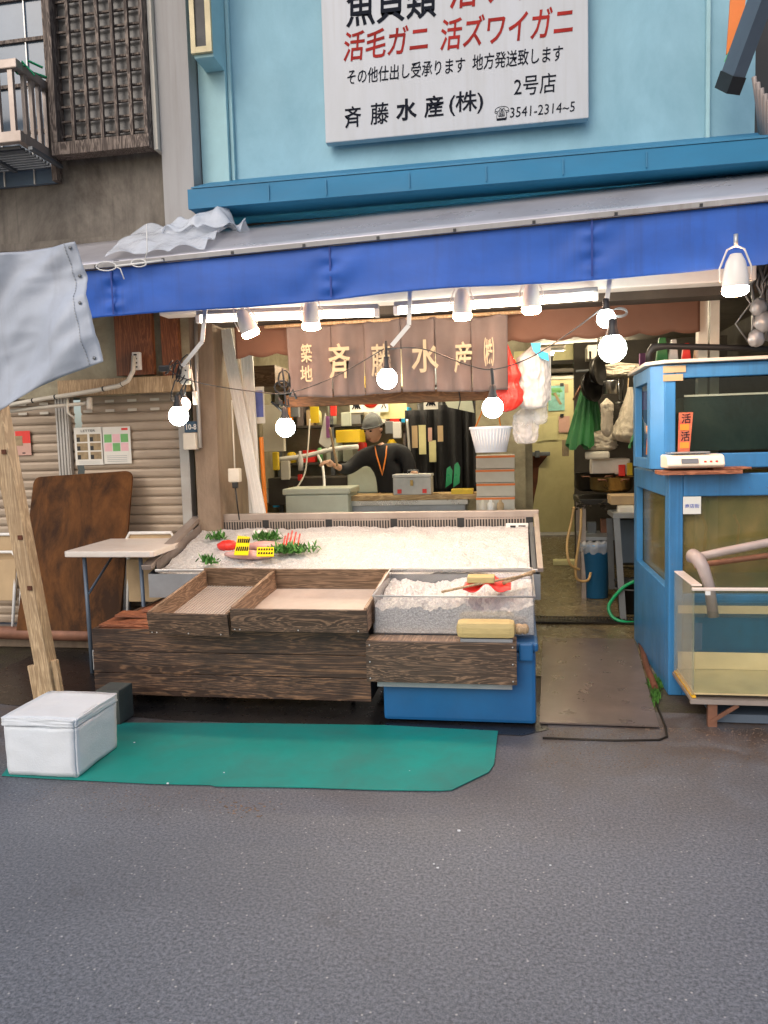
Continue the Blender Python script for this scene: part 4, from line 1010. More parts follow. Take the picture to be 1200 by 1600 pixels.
# red sticker
rs = thing('red_sticker', 'red printed vertical flyer with two prices on the upper tank glass', 'flyer', (.97, 4.72, 1.41))
a = at(1060, 706, Y=4.72); b = at(1083, 644, Y=4.72)
K['redprint'] = mat('red_print', (.42, .06, .035), .4, 0, .35, 14, .02, (.7, .35, .15), .5, 9)
MB().prism([(a.x-.004, 4.722, a.z), (b.x-.018, 4.722, a.z+.002), (b.x, 4.722, b.z), (a.x+.002, 4.722, b.z)], (0, -1, 0), .003).build('sheet', 'redprint', rs)
W_ = b.x-a.x
mb = MB()
for z in (.02, .125): mb.box(a.x+.008, b.x-.022, 4.715, 4.718, a.z+z, a.z+z+.035)
mb.build('pale_band', 'orange', rs)
lettering('lettering', '活', 'ink', rs, a.x+.012, b.x-.018, a.z+.062, a.z+.118, 4.7175, bold=.01)
lettering('lettering', '活', 'ink', rs, a.x+.016, b.x-.012, a.z+.165, a.z+.22, 4.7175, bold=.01)
# scale on plank
pk = MB(); pk.box(.815, 1.24, 4.50, 4.72, 1.294, 1.316); pk.box(1.1, 1.30, 4.55, 4.72, 1.318, 1.328)
one('scale_plank', pk, 'plank', 'orange brown plank lying under the kitchen scale', 'plank')
sc_ = thing('weighing_scale', 'cream digital weighing scale with small display on the tank ledge', 'scale', (.99, 4.55, 1.33))
mb = MB(); prof = [(4.52, 1.33), (4.50, 1.345), (4.52, 1.395), (4.56, 1.405), (4.715, 1.405), (4.715, 1.33)]
prof_x(prof, .845, 1.15).build('body', mat('scale_cream', (.78, .66, .52), .4, 0, .04, 4, .03), sc_, bevel=.008)
mb = MB(); mb.prism([(.92, 4.5035, 1.357), (1.01, 4.5035, 1.357), (1.01, 4.512, 1.382), (.92, 4.512, 1.382)], (0, -1, .25), .004); mb.build('display', 'greymetal', sc_)
mb = MB(); mb.box(.87, 1.08, 4.54, 4.71, 1.412, 1.42); mb.box(.9, .92, 4.6, 4.62, 1.405, 1.412); mb.box(1.04, 1.06, 4.6, 4.62, 1.405, 1.412); mb.build('pan', 'steel', sc_, bevel=.002)
for x in (1.04, 1.07, 1.10): box(x, x+.012, 4.503, 4.508, 1.362, 1.370).build('button', 'red', sc_)

# small acrylic tank on low stand
at_ = thing('acrylic_tank', 'clear acrylic tank of water with yellow base edge on a low stand', 'fish tank', (1.4, 4.3, .15))
TX0, TX1, TY0, TY1, TZ0, TZ1 = .895, 2.2, 4.10, 4.555, .165, .715
mb = MB(); mb.box(TX0, TX1, TY0, TY0+.012, TZ0, TZ1); box(TX0, TX0+.012, TY0+.013, TY1, TZ0, TZ1+.02).build('side_wall', 'milky', at_); mb.box(TX0, TX1, TY1, TY1+.012, TZ0, TZ1+.02); mb.build('wall', 'acrylic', at_)
mb = MB(); mb.box(TX0-.002, TX1, TY0-.003, TY0+.018, TZ1+.001, TZ1+.016); mb.box(TX0-.002, TX0+.05, TY0+.019, TY1, TZ1+.021, TZ1+.03); mb.build('rim', mat('clear_rim', (.72, .62, .55), .2, 0, .1, 9, .05), at_, bevel=.003)
box(TX0+.014, TX1, TY0+.014, TY1-.004, TZ0+.012, .575).build('water', 'water', at_)
mb = MB(); mb.box(TX0+.014, TX1, TY0+.014, TY1-.002, TZ0+.002, TZ0+.010); mb.build('base', 'yellowfloor', at_)
mb = MB(); mb.box(TX0, TX0+.02, TY0, TY1, TZ0-.012, TZ0-.001); mb.build('base_edge', 'yellow', at_)
mb = MB(); mb.box(TX0+.02, TX1, TY1-.008, TY1-.002, .50, .545); mb.box(TX0+.02, TX1, TY1-.008, TY1-.002, TZ0+.012, TZ0+.11); mb.build('floor_reflection', 'yellowfloor', at_)  # yellow bands; the upper one paints the floor's reflection at the waterline
p = at(1091, 995, Y=4.09); box(p.x-.015, p.x+.02, 4.094, 4.099, p.z-.07, p.z+.07).build('thermometer', 'clearbin', at_)
mb = MB(); mb.box(TX0+.06, TX0+.085, 4.092, 4.098, TZ1-.02, TZ1+.0)
mb.build('clip', 'white', at_)
lst = thing('low_stand', 'low rusty metal stand under the acrylic tank', 'stand', (1.4, 4.3, 0))
mb = MB(); mb.box(.885, 2.2, 4.085, 4.11, .125, .15); mb.box(.89, 2.2, 4.111, 4.58, .13, .148); mb.build('top', 'rail', lst)
for x in (.975, 1.95):
    for y in (4.10, 4.5): box(x, x+.045, y, y+.03, 0, .124).build('leg', 'rustpipe', lst)
MB().bar((.99, 4.10, .03), (1.12, 4.10, .12), .02, .01, up=(0, 1, 0)).build('brace', 'rustpipe', lst)
mb = MB(); mb.box(1.03, 2.2, 4.16, 4.5, .006, .05); one('under_tray', mb, 'slate', 'dark shallow tray on the ground beneath the low stand', 'tray')
# pvc pipe
mb = MB(); q0 = at(1112, 935, Y=4.28); pts = [q0, at(1098, 890, Y=4.28), at(1090, 874, Y=4.30), at(1082, 868, Y=4.38), at(1078, 876, Y=4.45)]
mb.tube([q0+Vector((.01, 0, -.1)), at(1108, 915, Y=4.28), at(1098, 886, Y=4.28), at(1090, 873, Y=4.3), at(1083, 868, Y=4.36), at(1080, 872, Y=4.44)], [.028, .028, .033, .037, .037, .028], 14)
pv = thing('drain_pipe', 'grey plastic drain pipe bending over into the acrylic tank', 'pipe', q0)
mb.build('elbow', 'pvc', pv)
MB().tube([at(1085, 872, Y=4.42), at(1130, 862, Y=4.44), at(1200, 848, Y=4.46), at(1330, 840, Y=4.46)], .024, 12).build('feed', 'pvc', pv)
mb = MB(); mb.tube([at(1085, 884, Y=4.5), at(1200, 868, Y=4.52), at(1320, 860, Y=4.52)], .016, 10)
one('copper_pipe', mb, 'rustpipe', 'thin brown pipe behind the grey drain pipe', 'pipe')

# ---- entrance
mb = MB(); P4 = [at(843, 1128, Z=.016), at(1030, 1134, Z=.016), at(1016, 1087, Z=.016), at(998, 1020, Z=.016), at(990, 998, Z=.016), at(848, 996, Z=.016)]
mb.prism(P4, (0, 0, -1), .008); one('iron_plate', mb, 'iron', 'worn brown iron plate lying across the shop entrance', 'plate')
gr = thing('drain_grate', 'dark slotted drain grate across the entrance', 'grate', (.6, 6.4, .03))
gz = fz(6.36)+.012
mb = MB(); n = 34
for i in range(n):
    x = .13+i*.026; mb.box(x, x+.012, 6.26, 6.44, gz-.008, gz)
mb.box(.12, 1.02, 6.245, 6.26, gz-.008, gz+.002); mb.box(.12, 1.02, 6.44, 6.455, gz-.008, gz+.002); mb.build('bars', 'grate', gr)
box(.13, 1.01, 6.26, 6.44, gz-.012, gz-.009).build('pit', 'black', gr)
mb = MB(); p = [at(848, 1152, Z=.008), at(960, 1156, Z=.008), at(1030, 1155, Z=.008), at(1042, 1150, Z=.008), at(1040, 1135, Z=.008), at(1026, 1100, Z=.008)]
p = [Vector((q.x, q.y, .004)) for q in p]; mb.tube(p, .006, 8); one('ground_bar', mb, 'grate', 'dark iron edging bar set round the plate corner', 'edging')
mb = MB(); mb.tube([at(1000, 1000, Z=.02), at(1010, 1040, Z=.02), at(1024, 1075, Z=.02)], .02, 8); one('rusty_edge', mb, 'rust', 'rusty strip between the iron plate and the blue tank', 'strip')
mb = MB(); rr = random.Random(3)
for (cx, cy, sx, sy, n) in ((1024, 1088, 5, 9, 380), (1019, 1066, 6, 6, 200), (1030, 1070, 4, 7, 160)):
    for i in range(n):
        q = at(cx+rr.gauss(0, sx*.6), cy+rr.gauss(0, sy*.7), Z=.006); a = rr.uniform(0, 6.28)
        d = Vector((math.cos(a)*.01, math.sin(a)*.01, rr.uniform(.008, .03))); w = Vector((-math.sin(a), math.cos(a), 0))*.005
        mb.add([q-w, q+w, q+d], [(0, 1, 2)])
tag(mb.build('moss', 'moss'), 'bright green moss beside the iron plate', 'moss', None, 'stuff')
# pebbles / litter on the road
mb = MB(); rr = random.Random(11)
def peb(mb, q, r): 
    bm = bmesh.new(); bmesh.ops.create_icosphere(bm, subdivisions=1, radius=r)
    for v in bm.verts: v.co = Vector((v.co.x*rr.uniform(.8, 1.3), v.co.y, v.co.z*.6))+q
    mb.bm(bm, False)
for i in range(1500):
    q = at(rr.uniform(845, 1200), 1138+62*rr.random()**1.7, Z=0); peb(mb, q+Vector((0, 0, .001)), rr.uniform(.001, .0035))
for i in range(260):
    q = at(rr.gauss(215, 90), rr.gauss(1245, 12), Z=0); peb(mb, q, rr.uniform(.001, .004))
for i in range(60):
    q = at(rr.gauss(375, 25), rr.gauss(1263, 6), Z=0); peb(mb, q, rr.uniform(.003, .007))
K['grit'] = mat('grit', (.17, .115, .08), .5, 0, .7, 40, .1)
tag(mb.build('gravel', 'grit'), 'loose grit scattered along the stall front', 'grit', None, 'stuff')
mb = MB()
for px, py, r_ in ((717, 1298, .008), (262, 1224, .007), (684, 1356, .005), (640, 1204, .003), (860, 1352, .004), (678, 1350, .004), (980, 1410, .004), (350, 1207, .004), (210, 1160, .005)):
    peb(mb, at(px, py, Z=.010 if py < 1230 else 0), r_)
tag(mb.build('ice_crumbs', 'foam'), 'white ice crumbs dropped on the road and mat', 'crumbs', None, 'stuff')

# ================================================================== LIGHTS
def unit(v): return Vector(v)
# fluorescent fixtures
def fluo(label, xa, xb, za, zb, y=4.72, tm='tube'):
    t = thing('tube_light', label, 'lamp', ((xa+xb)/2, y, za), 'fluorescent tubes under the awning')
    L = MB(); L.tube([(xa+.03, y, za), (xb-.03, y, zb)], .017, 12); L.build('tube', tm, t)
    MB().bar((xa, y+.01, za+.042), (xb, y+.01, zb+.042), .06, .03).build('fitting', 'casegrey', t, bevel=.006)
    for x, z in ((xa+.012, za), (xb-.012, zb)): box(x-.014, x+.014, y-.024, y+.024, z-.022, z+.028, bev=.004).build('holder', 'white', t)
fluo('glowing fluorescent tube on the left under the awning', at(308, 500, Y=4.72).x, at(592, 490, Y=4.72).x, at(308, 500, Y=4.72).z, at(592, 490, Y=4.72).z)
fluo('glowing fluorescent tube on the right under the awning', at(616, 487, Y=4.72).x, at(934, 464, Y=4.72).x, at(616, 487, Y=4.72).z, at(934, 464, Y=4.72).z)
fluo('unseen added fluorescent tube on the shop ceiling behind the noren', -1.9, -.7, 2.50, 2.50, 6.95, 'tube_added')  # unseen ceiling tubes, added to brighten the shop interior
fluo('unseen added fluorescent tube on the shop ceiling over the back shelves', -1.9, -.7, 2.50, 2.50, 7.7, 'tube_added')
fluo('unseen added fluorescent tube on the ceiling of the passage nearer the street', .3, 1.3, 2.50, 2.50, 6.8, 'tube_added')
fluo('unseen added fluorescent tube on the ceiling right before the olive door', .25, 1.25, 2.52, 2.52, 9.3, 'tube_added')
# bullet flood lamps
def flood(label, p, rx=0, ry=0, s=1.0):
    t = thing('flood_lamp', label, 'lamp', (0, 0, 0), 'white flood lamps under the awning')
    MB().lathe([(.012, .10), (.02, .098), (.034, .07), (.042, .035), (.046, 0), (.046, -.022)], (0, 0, 0), 20).build('housing', 'lampwhite', t)
    MB().lathe([(.0461, -.022), (.045, -.040), (.036, -.048), (.0, -.050)], (0, 0, 0), 20).build('lens', 'warm', t)
    mb = MB(); mb.tube([(-.052, 0, .0), (-.055, 0, .05), (-.03, 0, .115), (0, 0, .13), (.03, 0, .115), (.055, 0, .05), (.052, 0, 0)], .0035, 6); mb.build('yoke', 'lampwhite', t)
    mb = MB(); mb.tube([(0, 0, .125), (0, 0, .17)], .008, 6); mb.build('stem', 'alum', t)
    t.location = p; t.rotation_euler = (rx, ry, 0); t.scale = (s, s, s); return t
f0 = flood('leftmost white flood lamp, tilted, below the left tube', at(388, 512, Y=4.6), R(10), R(-20), 1.2)
for lab, px, py, Y, rx, ry, s in (('white flood lamp in front of the noren left part', 486, 500, 4.6, 0, 0, 1), ('white flood lamp in front of the noren right part', 722, 484, 4.6, 0, 0, 1),
        ('white flood lamp above the white plastic bag', 830, 474, 4.6, 0, 0, 1), ('large white flood lamp at the far right above the blue tanks', 1149, 440, 4.22, 0, 0, 1.15)):
    g = dup(f0, at(px, py, Y=Y), None, lab); g.rotation_euler = (rx, ry, 0); g.scale = (s*1.2,)*3
# globe bulbs
def globe(label, p, cordtop):
    t = thing('globe_bulb', label, 'bulb', (0, 0, 0), 'hanging globe bulbs')
    prof = [(.0, -.052)]+[(.052*math.sin(a), -.052*math.cos(a)) for a in [math.pi*k/12 for k in range(1, 10)]]+[(.026, .05)]
    MB().lathe(prof, (0, 0, 0), 20).build('globe', 'globe', t)
    MB().lathe([(.03, .045), (.026, .052), (.018, .075), (.016, .11), (.0, .115)], (0, 0, 0), 14).build('socket', 'black', t)
    t.location = p
    return t
g0 = globe('lone lit globe bulb in front of the noren centre', at(605, 592, Y=4.45), None)
g0.scale = (1.14,)*3
GL = [(279, 650, 4.45, 'lit globe bulb hanging lowest in the tangle at the shutter corner', 1),
      (446, 668, 4.6, 'lit globe bulb hanging left inside the opening beneath a black hook', 1), (770, 637, 4.45, 'lit globe bulb hanging in front of the white basket', 1),
      (957, 545, 4.35, 'large lit globe bulb lower of the pair beside the upper blue tank', 1.25), (947, 498, 4.42, 'small lit globe bulb upper of the pair on the metal strap', .85)]
for px, py, Y, lab, s in GL:
    g = dup(g0, at(px, py, Y=Y), None, lab); g.scale = (s*1.14,)*3
K['globe2'] = emit('globe_warm', (1, .62, .45), 9)
mb = MB(); mb.lathe([(.046*math.sin(a), -.046*math.cos(a)) for a in [math.pi*k/12 for k in range(0, 11)]], at(286, 632, Y=4.53), 18)
ob = thing('pink_bulb', 'warm pinkish bulb just behind the globe bulb at the shutter corner', 'bulb', at(286, 632, Y=4.53))
mb.build('globe', 'globe2', ob); p = at(286, 622, Y=4.53); mb = MB(); mb.lathe([(.018, .0), (.016, .05), (0, .055)], p, 12); mb.build('socket', 'black', ob)

# wires
def wire(name, label, pts, r=.005, m='black', cat='cable'):
    mb = MB(); P_ = [Vector(p) for p in pts]; out = []
    for i in range(len(P_)-1):
        a0 = P_[max(i-1, 0)]; a1 = P_[i]; a2 = P_[i+1]; a3 = P_[min(i+2, len(P_)-1)]
        for k in range(6):
            t = k/6; out.append(.5*((2*a1)+(a2-a0)*t+(2*a0-5*a1+4*a2-a3)*t*t+(3*a1-a0-3*a2+a3)*t**3))
    out.append(P_[-1]); mb.tube(out, r, 7); return one(name, mb, m, label, cat)
wire('lamp_wire', 'black wire sagging from the shutter corner to the middle bulb', [at(262, 575, Y=4.45), at(285, 590, Y=4.45), at(330, 602, Y=4.48), at(400, 612, Y=4.5), at(450, 614, Y=4.5), at(520, 590, Y=4.48), at(600, 545, Y=4.45)], .003)
wire('lamp_wire', 'black wire running from the middle bulb to the right strap', [at(605, 545, Y=4.45), at(660, 545, Y=4.45), at(730, 570, Y=4.45), at(772, 577, Y=4.45), at(830, 558, Y=4.45), at(890, 520, Y=4.44), at(945, 478, Y=4.42)], .0035)
wire('bulb_cord', 'short black cord above the middle globe bulb', [at(603, 533, Y=4.45), at(604, 560, Y=4.45), at(605, 572, Y=4.45)], .009)
wire('bulb_cord', 'black cord knotted above the bulb by the white basket', [at(768, 575, Y=4.45), at(770, 600, Y=4.45), at(770, 618, Y=4.45)], .010)
wire('bulb_cord', 'black cord above the bulb at the left of the opening', [at(441, 575, Y=4.6), at(444, 600, Y=4.6), at(446, 630, Y=4.6), at(446, 648, Y=4.6)], .006)
wire('bulb_cord', 'short cord joining the two bulbs beside the blue tank', [at(950, 508, Y=4.38), at(954, 520, Y=4.36), at(956, 528, Y=4.35)], .007)
rr = random.Random(5)
mb = MB()
for i in range(9):
    c = at(276+rr.uniform(-14, 12), 596+rr.uniform(-22, 22), Y=4.44+rr.uniform(0, .05)); r2_, w2_ = rr.uniform(.02, .055), rr.uniform(0, 3); q = [c+Vector((r2_*math.cos(w2_+t_*.7), .01*math.sin(t_), r2_*1.5*math.sin(w2_*2+t_*.8))) for t_ in range(8)]; mb.tube(q, .0045, 6)
q = at(262, 575, Y=4.44); mb.box(q.x-.05, q.x+.02, 4.42, 4.45, q.z-.02, q.z+.015, bev=.006)
one('cable_tangle', mb, 'black', 'black tangle of leads and clips above the shutter corner bulb', 'cables')
mb = MB(); q = at(289, 585, Y=4.47); mb.box(q.x-.03, q.x+.03, 4.46, 4.50, q.z-.06, q.z+.06, bev=.01); mb.tube([at(296, 560, Y=4.5), at(300, 590, Y=4.5), at(304, 612, Y=4.5)], .006, 6); mb.tube([at(304, 612, Y=4.5), at(306, 632, Y=4.5)], .016, 8)
one('cord_switch', mb, 'offwhite', 'cream inline switch and grey lead beside the black cable tangle', 'switch')
mb = MB(); mb.tube(loop(441, 605, 12, 10, 4.62, 14)+loop(444, 592, 9, 14, 4.62, 10), .006, 6)
for i in range(5): c = at(444+rr.uniform(-9, 9), 625+rr.uniform(-9, 9), Y=4.62); mb.tube([c, c+Vector((rr.uniform(-.05, .05), 0, rr.uniform(-.05, .05))), c+Vector((rr.uniform(-.05, .05), 0, rr.uniform(-.05, .05)))], .008, 6)
one('black_hook', mb, 'black', 'black S hook and coiled lead left of the noren', 'hook')
mb = MB()
for k in range(4): mb.tube(loop(966+k, 488, 12, 5+k, 4.42, 14), .0012, 5)
one('wire_coil', mb, 'greymetal', 'small coil of pale wire beside the small upper bulb', 'wire')

# ================================================================== NOREN and valance
nr = thing('noren_curtain', 'brown split noren curtain with cream characters across the opening', 'curtain', (-.76, 5.1, 1.84))
NX0, NX1, NZ0, NZ1, NY = -1.50, -.03, 1.845, 2.33, 5.08
slits = [0, .205, .36, .53, .68, .84, 1.0]
for a, b in zip(slits, slits[1:]):
    def nf(u, v, a=a, b=b):
        x = NX0+(NX1-NX0)*(a+(b-a)*u); e = (abs(u-.5)*2)
        y = NY+.034*math.sin((a+(b-a)*u)*45+1.5*N(a*9, v))*(.5+.5*v)+.012*N(x*6, v*2)+.02*v*e*e
        z = NZ1+(NZ0-NZ1)*v+.008*math.sin(x*7)-.012*abs(math.sin((a+(b-a)*u)*22.5))*(1-v)
        return (x+.004*v*math.sin(a*30)+(.004 if u < .5 else -.004)*v, y, z)
    MB().grid(nf, 20, 24).build('panel', 'noren', nr, solid=.002)
mb = MB(); mb.tube([(NX0-.15, NY, NZ1-.005), (NX1+.15, NY, NZ1-.0)], .012, 8); mb.build('rod', 'timber', nr)
def nch(ch, px0, px1, py0, py1, b=.03):
    a = at(px0, py1, Y=NY); c = at(px1, py0, Y=NY); lettering('lettering', ch, 'cream', nr, a.x, c.x, a.z, c.z, NY-.052, bold=min(b, .016))
nch('築', 474, 490, 538, 568, .02); nch('地', 473, 491, 572, 598, .02)
nch('斉', 517, 549, 537, 594, .035); nch('藤', 583, 612, 538, 590, .02); nch('水', 645, 686, 531, 584, .04); nch('産', 711, 738, 534, 584, .03); nch('㈱', 757, 772, 528, 574, .02)
# brown scalloped valance behind
mb = MB()
def bv(u, v):
    x = -1.9+3.06*u; sc2 = .022*abs(math.sin(x*math.pi/.20)); z1 = 2.42; z0 = 2.155-sc2+.02*u
    return (x, 5.17+.012*math.sin(x*9)*v, z1+(z0-z1)*v)
one('scalloped_valance', mb.grid(bv, 160, 8), 'brownval', 'brown scalloped valance along the top of the opening', 'valance', solid=.003)
mb = MB(); mb.box(-1.62, .06, 5.40, 5.46, 1.80, 1.885, bev=.004); one('noren_beam', mb, 'beamwood', 'orange wooden beam behind the lower edge of the noren', 'beam')
for x in (-1.75, .06):
    pass

# ================================================================== INTERIOR
# work counter
wk = thing('work_counter', 'stainless work counter with wooden top behind the ice case', 'counter', (-.8, 6.9, .05))
box(-1.50, -.10, 6.62, 7.0 - .02, 1.025, 1.07, bev=.004).build('wooden_top', 'counterwood', wk)
box(-1.46, -.42, 6.66, 6.96, .55, 1.024, bev=.006).build('steel_body', 'casegrey', wk)
mb = MB(); mb.box(-1.48, -.40, 6.64, 6.98, .98, 1.022); mb.build('steel_lip', 'steel', wk)
for x in (-1.42, -.48, -.15): box(x, x+.04, 6.7, 6.74, fz(6.7), .98).build('leg', 'greymetal', wk)
def ibox(name, label, cat, px0, py0, px1, py1, Y, d, m, bev=.006, group=None):
    a = at(px0, py1, Y=Y); b = at(px1, py0, Y=Y); return one(name, box(a.x, b.x, Y, Y+d, a.z, b.z, bev=bev), m, label, cat, group)
fbx = thing('fish_box', 'large pale polystyrene fish box with overhanging lid behind the ice case', 'foam box', (-1.73, 6.6, .8))
a = at(447, 812, Y=6.5); b = at(544, 772, Y=6.5); box(a.x, b.x, 6.5, 6.9, .78, b.z, bev=.015).build('body', 'greygreen', fbx)
box(a.x-.02, b.x+.02, 6.48, 6.92, b.z+.001, b.z+.055, bev=.012).build('lid', 'greygreen', fbx)
mb = MB(); mb.box(a.x, b.x, 6.52, 6.9, fz(6.7), .779); one('box_plinth', mb, 'darkint', 'dark crate stand under the pale polystyrene fish box', 'stand')
a = at(614, 770, Y=6.62); b = at(673, 744, Y=6.62)
tbx = thing('cash_box', 'grey metal cash box with brass clasp and two red catches on the counter', 'box', ((a.x+b.x)/2, 6.68, 1.071))
hh = .15
box(a.x, b.x, 6.63, 6.83, 1.071, 1.071+hh, bev=.008).build('body', mat('grey_case', (.48, .47, .44), .45), tbx)
box(a.x-.004, b.x+.004, 6.625, 6.835, 1.072+hh, 1.10+hh, bev=.008).build('lid', mat('grey_lid', (.56, .55, .52), .45), tbx)
cx = (a.x+b.x)/2; box(cx-.012, cx+.012, 6.612, 6.624, 1.15, 1.20).build('clasp', 'gold', tbx)
for s in (-1, 1): box(cx+s*.11-.018, cx+s*.11+.018, 6.618, 6.629, 1.085, 1.12).build('catch', 'red', tbx)
mb = MB(); mb.tube([(cx-.05, 6.73, 1.10+hh), (cx-.045, 6.73, 1.13+hh), (cx+.045, 6.73, 1.13+hh), (cx+.05, 6.73, 1.10+hh)], .006, 6); mb.build('handle', 'greymetal', tbx)
ibox('yellow_box', 'flat yellow box at the right end of the wooden counter', 'box', 705, 764, 739, 773, 6.63, .15, 'ylw')
ibox('metal_tin', 'grey metal tin beside the flat yellow box on the counter', 'tin', 748, 752, 778, 769, 6.60, .14, 'casegrey')
for i, (px, c, l) in enumerate(((755, 'offwhite', 'brownish'), (767, 'white', 'white'), (782, 'tan', 'tan'))):
    p = at(px, 800, Y=6.35); mb = MB(); mb.lathe([(0, 0), (.028, 0), (.03, .05), (.028, .10), (.012, .115), (.012, .13), (0, .13)], (p.x, 6.35, p.z-.03), 12)
    one('jar', mb, c, l+' jar standing in front of the box stack', 'jar')
mb = MB(); mb.box(-.38, .0, 6.25, 6.5, .10, .935); one('jar_shelf', mb, 'darkint', 'dark low cabinet under the small jars', 'cabinet')
# stack of boxes with orange tape
zs = [at(770, y, Y=6.1).z for y in (800, 775, 756, 736, 712)]
zb = [.55, .72, .88, 1.04, 1.19, 1.30]
zt = at(770, 712, Y=6.05).z
n = 6; h_ = (zt-.70)/n; 
for i in range(n):
    t = thing('fish_carton', ['lowest white carton of the orange taped stack', 'second white carton from the bottom of the orange taped stack', 'third white carton from the bottom of the orange taped stack', 'third white carton from the top of the orange taped stack', 'second white carton from the top of the orange taped stack', 'topmost white carton of the orange taped stack under the basket'][i], 'carton', (-.16, 6.1, .70+i*h_), 'stacked white cartons')
    x0, x1 = at(739, 760, Y=6.05).x+(.004*(i % 2)), at(804, 760, Y=6.05).x+(.004*(i % 2)); z0 = .70+i*h_
    box(x0, x1, 6.52, 6.8, z0+.002, z0+h_-.002, bev=.005).build('box', 'offwhite', t)
    box(x0-.001, x1+.001, 6.517, 6.802, z0+h_-.026, z0+h_-.008).build('tape', 'orangetape', t)
mb = MB(); mb.box(-.34, .0, 6.52, 6.8, fz(6.7), .70); one('carton_stand', mb, 'greymetal', 'grey stand under the stack of white cartons', 'stand')
# hanging basket
bk = thing('hanging_basket', 'white plastic money basket hanging on an orange cord', 'basket', at(766, 705, Y=5.3))
a = at(733, 672, Y=5.3); b = at(799, 672, Y=5.3); z0 = at(766, 707, Y=5.3).z; cx = (a.x+b.x)/2; rt = (b.x-a.x)/2
MB().lathe([(rt*.74, 0), (rt*.75, .0), (rt*.98, a.z-z0), (rt*1.05, a.z-z0+.004), (rt*1.05, a.z-z0+.022), (rt*.96, a.z-z0+.018), (rt*.72, .01), (0, .01), (0, 0), (rt*.74, 0)], (cx, 5.42, z0), 36, 1, .75).build('bowl', mat('white_basket', (.70, .74, .82), .35, 0, .05), bk)
mb = MB()
for k in range(36):
    an = 2*math.pi*k/36; c1 = Vector((cx+math.cos(an)*rt*.745, 5.42+math.sin(an)*rt*.56, z0+.01)); c2_ = Vector((cx+math.cos(an)*rt*.985, 5.42+math.sin(an)*rt*.74, a.z)); mb.tube([c1, c2_], .0025, 4)
mb.build('ribs', 'white', bk)
mb = MB(); top = at(776, 490, Y=5.3); mb.tube([Vector((cx-rt*.8, 5.42, a.z)), at(772, 600, Y=5.38), at(769, 560, Y=5.35), at(776, 505, Y=5.3), top], .006, 6); mb.tube([Vector((cx+rt*.5, 5.42, a.z)), at(771, 600, Y=5.39), at(773, 560, Y=5.36), top], .005, 6); mb.build('cord', 'orange', bk)
wire('cloth_strip', 'pale twisted cloth strip hanging beside the orange basket cord', [at(779, 485, Y=5.25), at(775, 520, Y=5.26), at(770, 560, Y=5.27), at(767, 580, Y=5.27)], .014, 'timber', 'strip')

# bags hanging
def bag(name, label, m, px, py0, py1, Y, w, seed, neck=.25, cat='bag', dy=.6, fold=9, sq=1.0, kink=0):
    top = at(px, py0, Y=Y); bot = at(px, py1, Y=Y); H = top.z-bot.z; mb = MB(); n = 80; k = 44; o = 0
    for j in range(k+1):
        t = j/k; r = w*(.12+.88*min(1, (t/neck))**1.2 if t < neck else (1-.10*(t-neck))*1.0)
        if t > .82: r *= math.sqrt(max(0, 1-((t-.82)/.18)**2))**sq
        if kink: r *= 1-.28*math.exp(-((t-.58)/.08)**2)
        for i in range(n):
            a = 2*math.pi*i/n; q = 1+.05*math.sin(a*fold*3+seed+3*t)*(1-t*.7)+.10*math.sin(a*fold+seed)*(1-t*.6)+.13*noise.noise(Vector((math.cos(a)*1.4, math.sin(a)*1.4, t*3+seed)))+.16*noise.noise(Vector((math.cos(a)*5, math.sin(a)*5, t*9+seed)))+.07*abs(noise.noise(Vector((math.cos(a)*12, math.sin(a)*12, t*14+seed))))
            mb.v.append((top.x+(bot.x-top.x)*t+math.cos(a)*r*q, Y+math.sin(a)*r*dy*q, top.z-H*t))
    for j in range(k):
        for i in range(n):
            a_, b_ = j*n+i, j*n+(i+1) % n; mb.f.append((a_, a_+n, b_+n, b_)); mb.sm.append(True)
    return one(name, mb, m, label, cat)
bag('red_bag', 'stuffed red plastic bag hanging next to the noren', 'redbag', 790, 537, 644, 5.2, .10, 2, .45, kink=1)
bag('white_bag', 'large bulging white plastic bag hanging right of the red bag', 'whitebag', 833, 540, 640, 5.25, .10, 7, .18, fold=5, sq=.5)
bag('clear_bag', 'clear plastic bag hanging below the red bag', 'clearbag', 822, 630, 694, 5.35, .085, 4, .3, fold=7, sq=.6)
bag('clear_bag', 'small shiny clear bag below the large white bag', 'clearbag', 843, 620, 664, 5.33, .05, 9, .3)
mb = MB(); p = at(838, 548, Y=5.16); mb.prism([p+Vector((-.035, 0, .05)), p+Vector((.03, 0, .05)), p+Vector((.025, 0, 0)), p+Vector((.075, 0, -.02)), p+Vector((.08, 0, -.07)), p+Vector((.03, 0, -.05)), p+Vector((-.02, 0, .0))], (0, 1, 0), .006)
one('blue_wrapper', mb, 'bluebright', 'bright blue wrapper at the top of the large white bag', 'wrapper')
mb = MB(); p = at(853, 590, Y=5.3); mb.box(p.x-.04, p.x+.035, 5.33, 5.34, p.z-.15, p.z+.2, bev=.002)
one('paper_sheet', mb, 'paper', 'white paper sheet hanging behind the large white bag', 'paper')

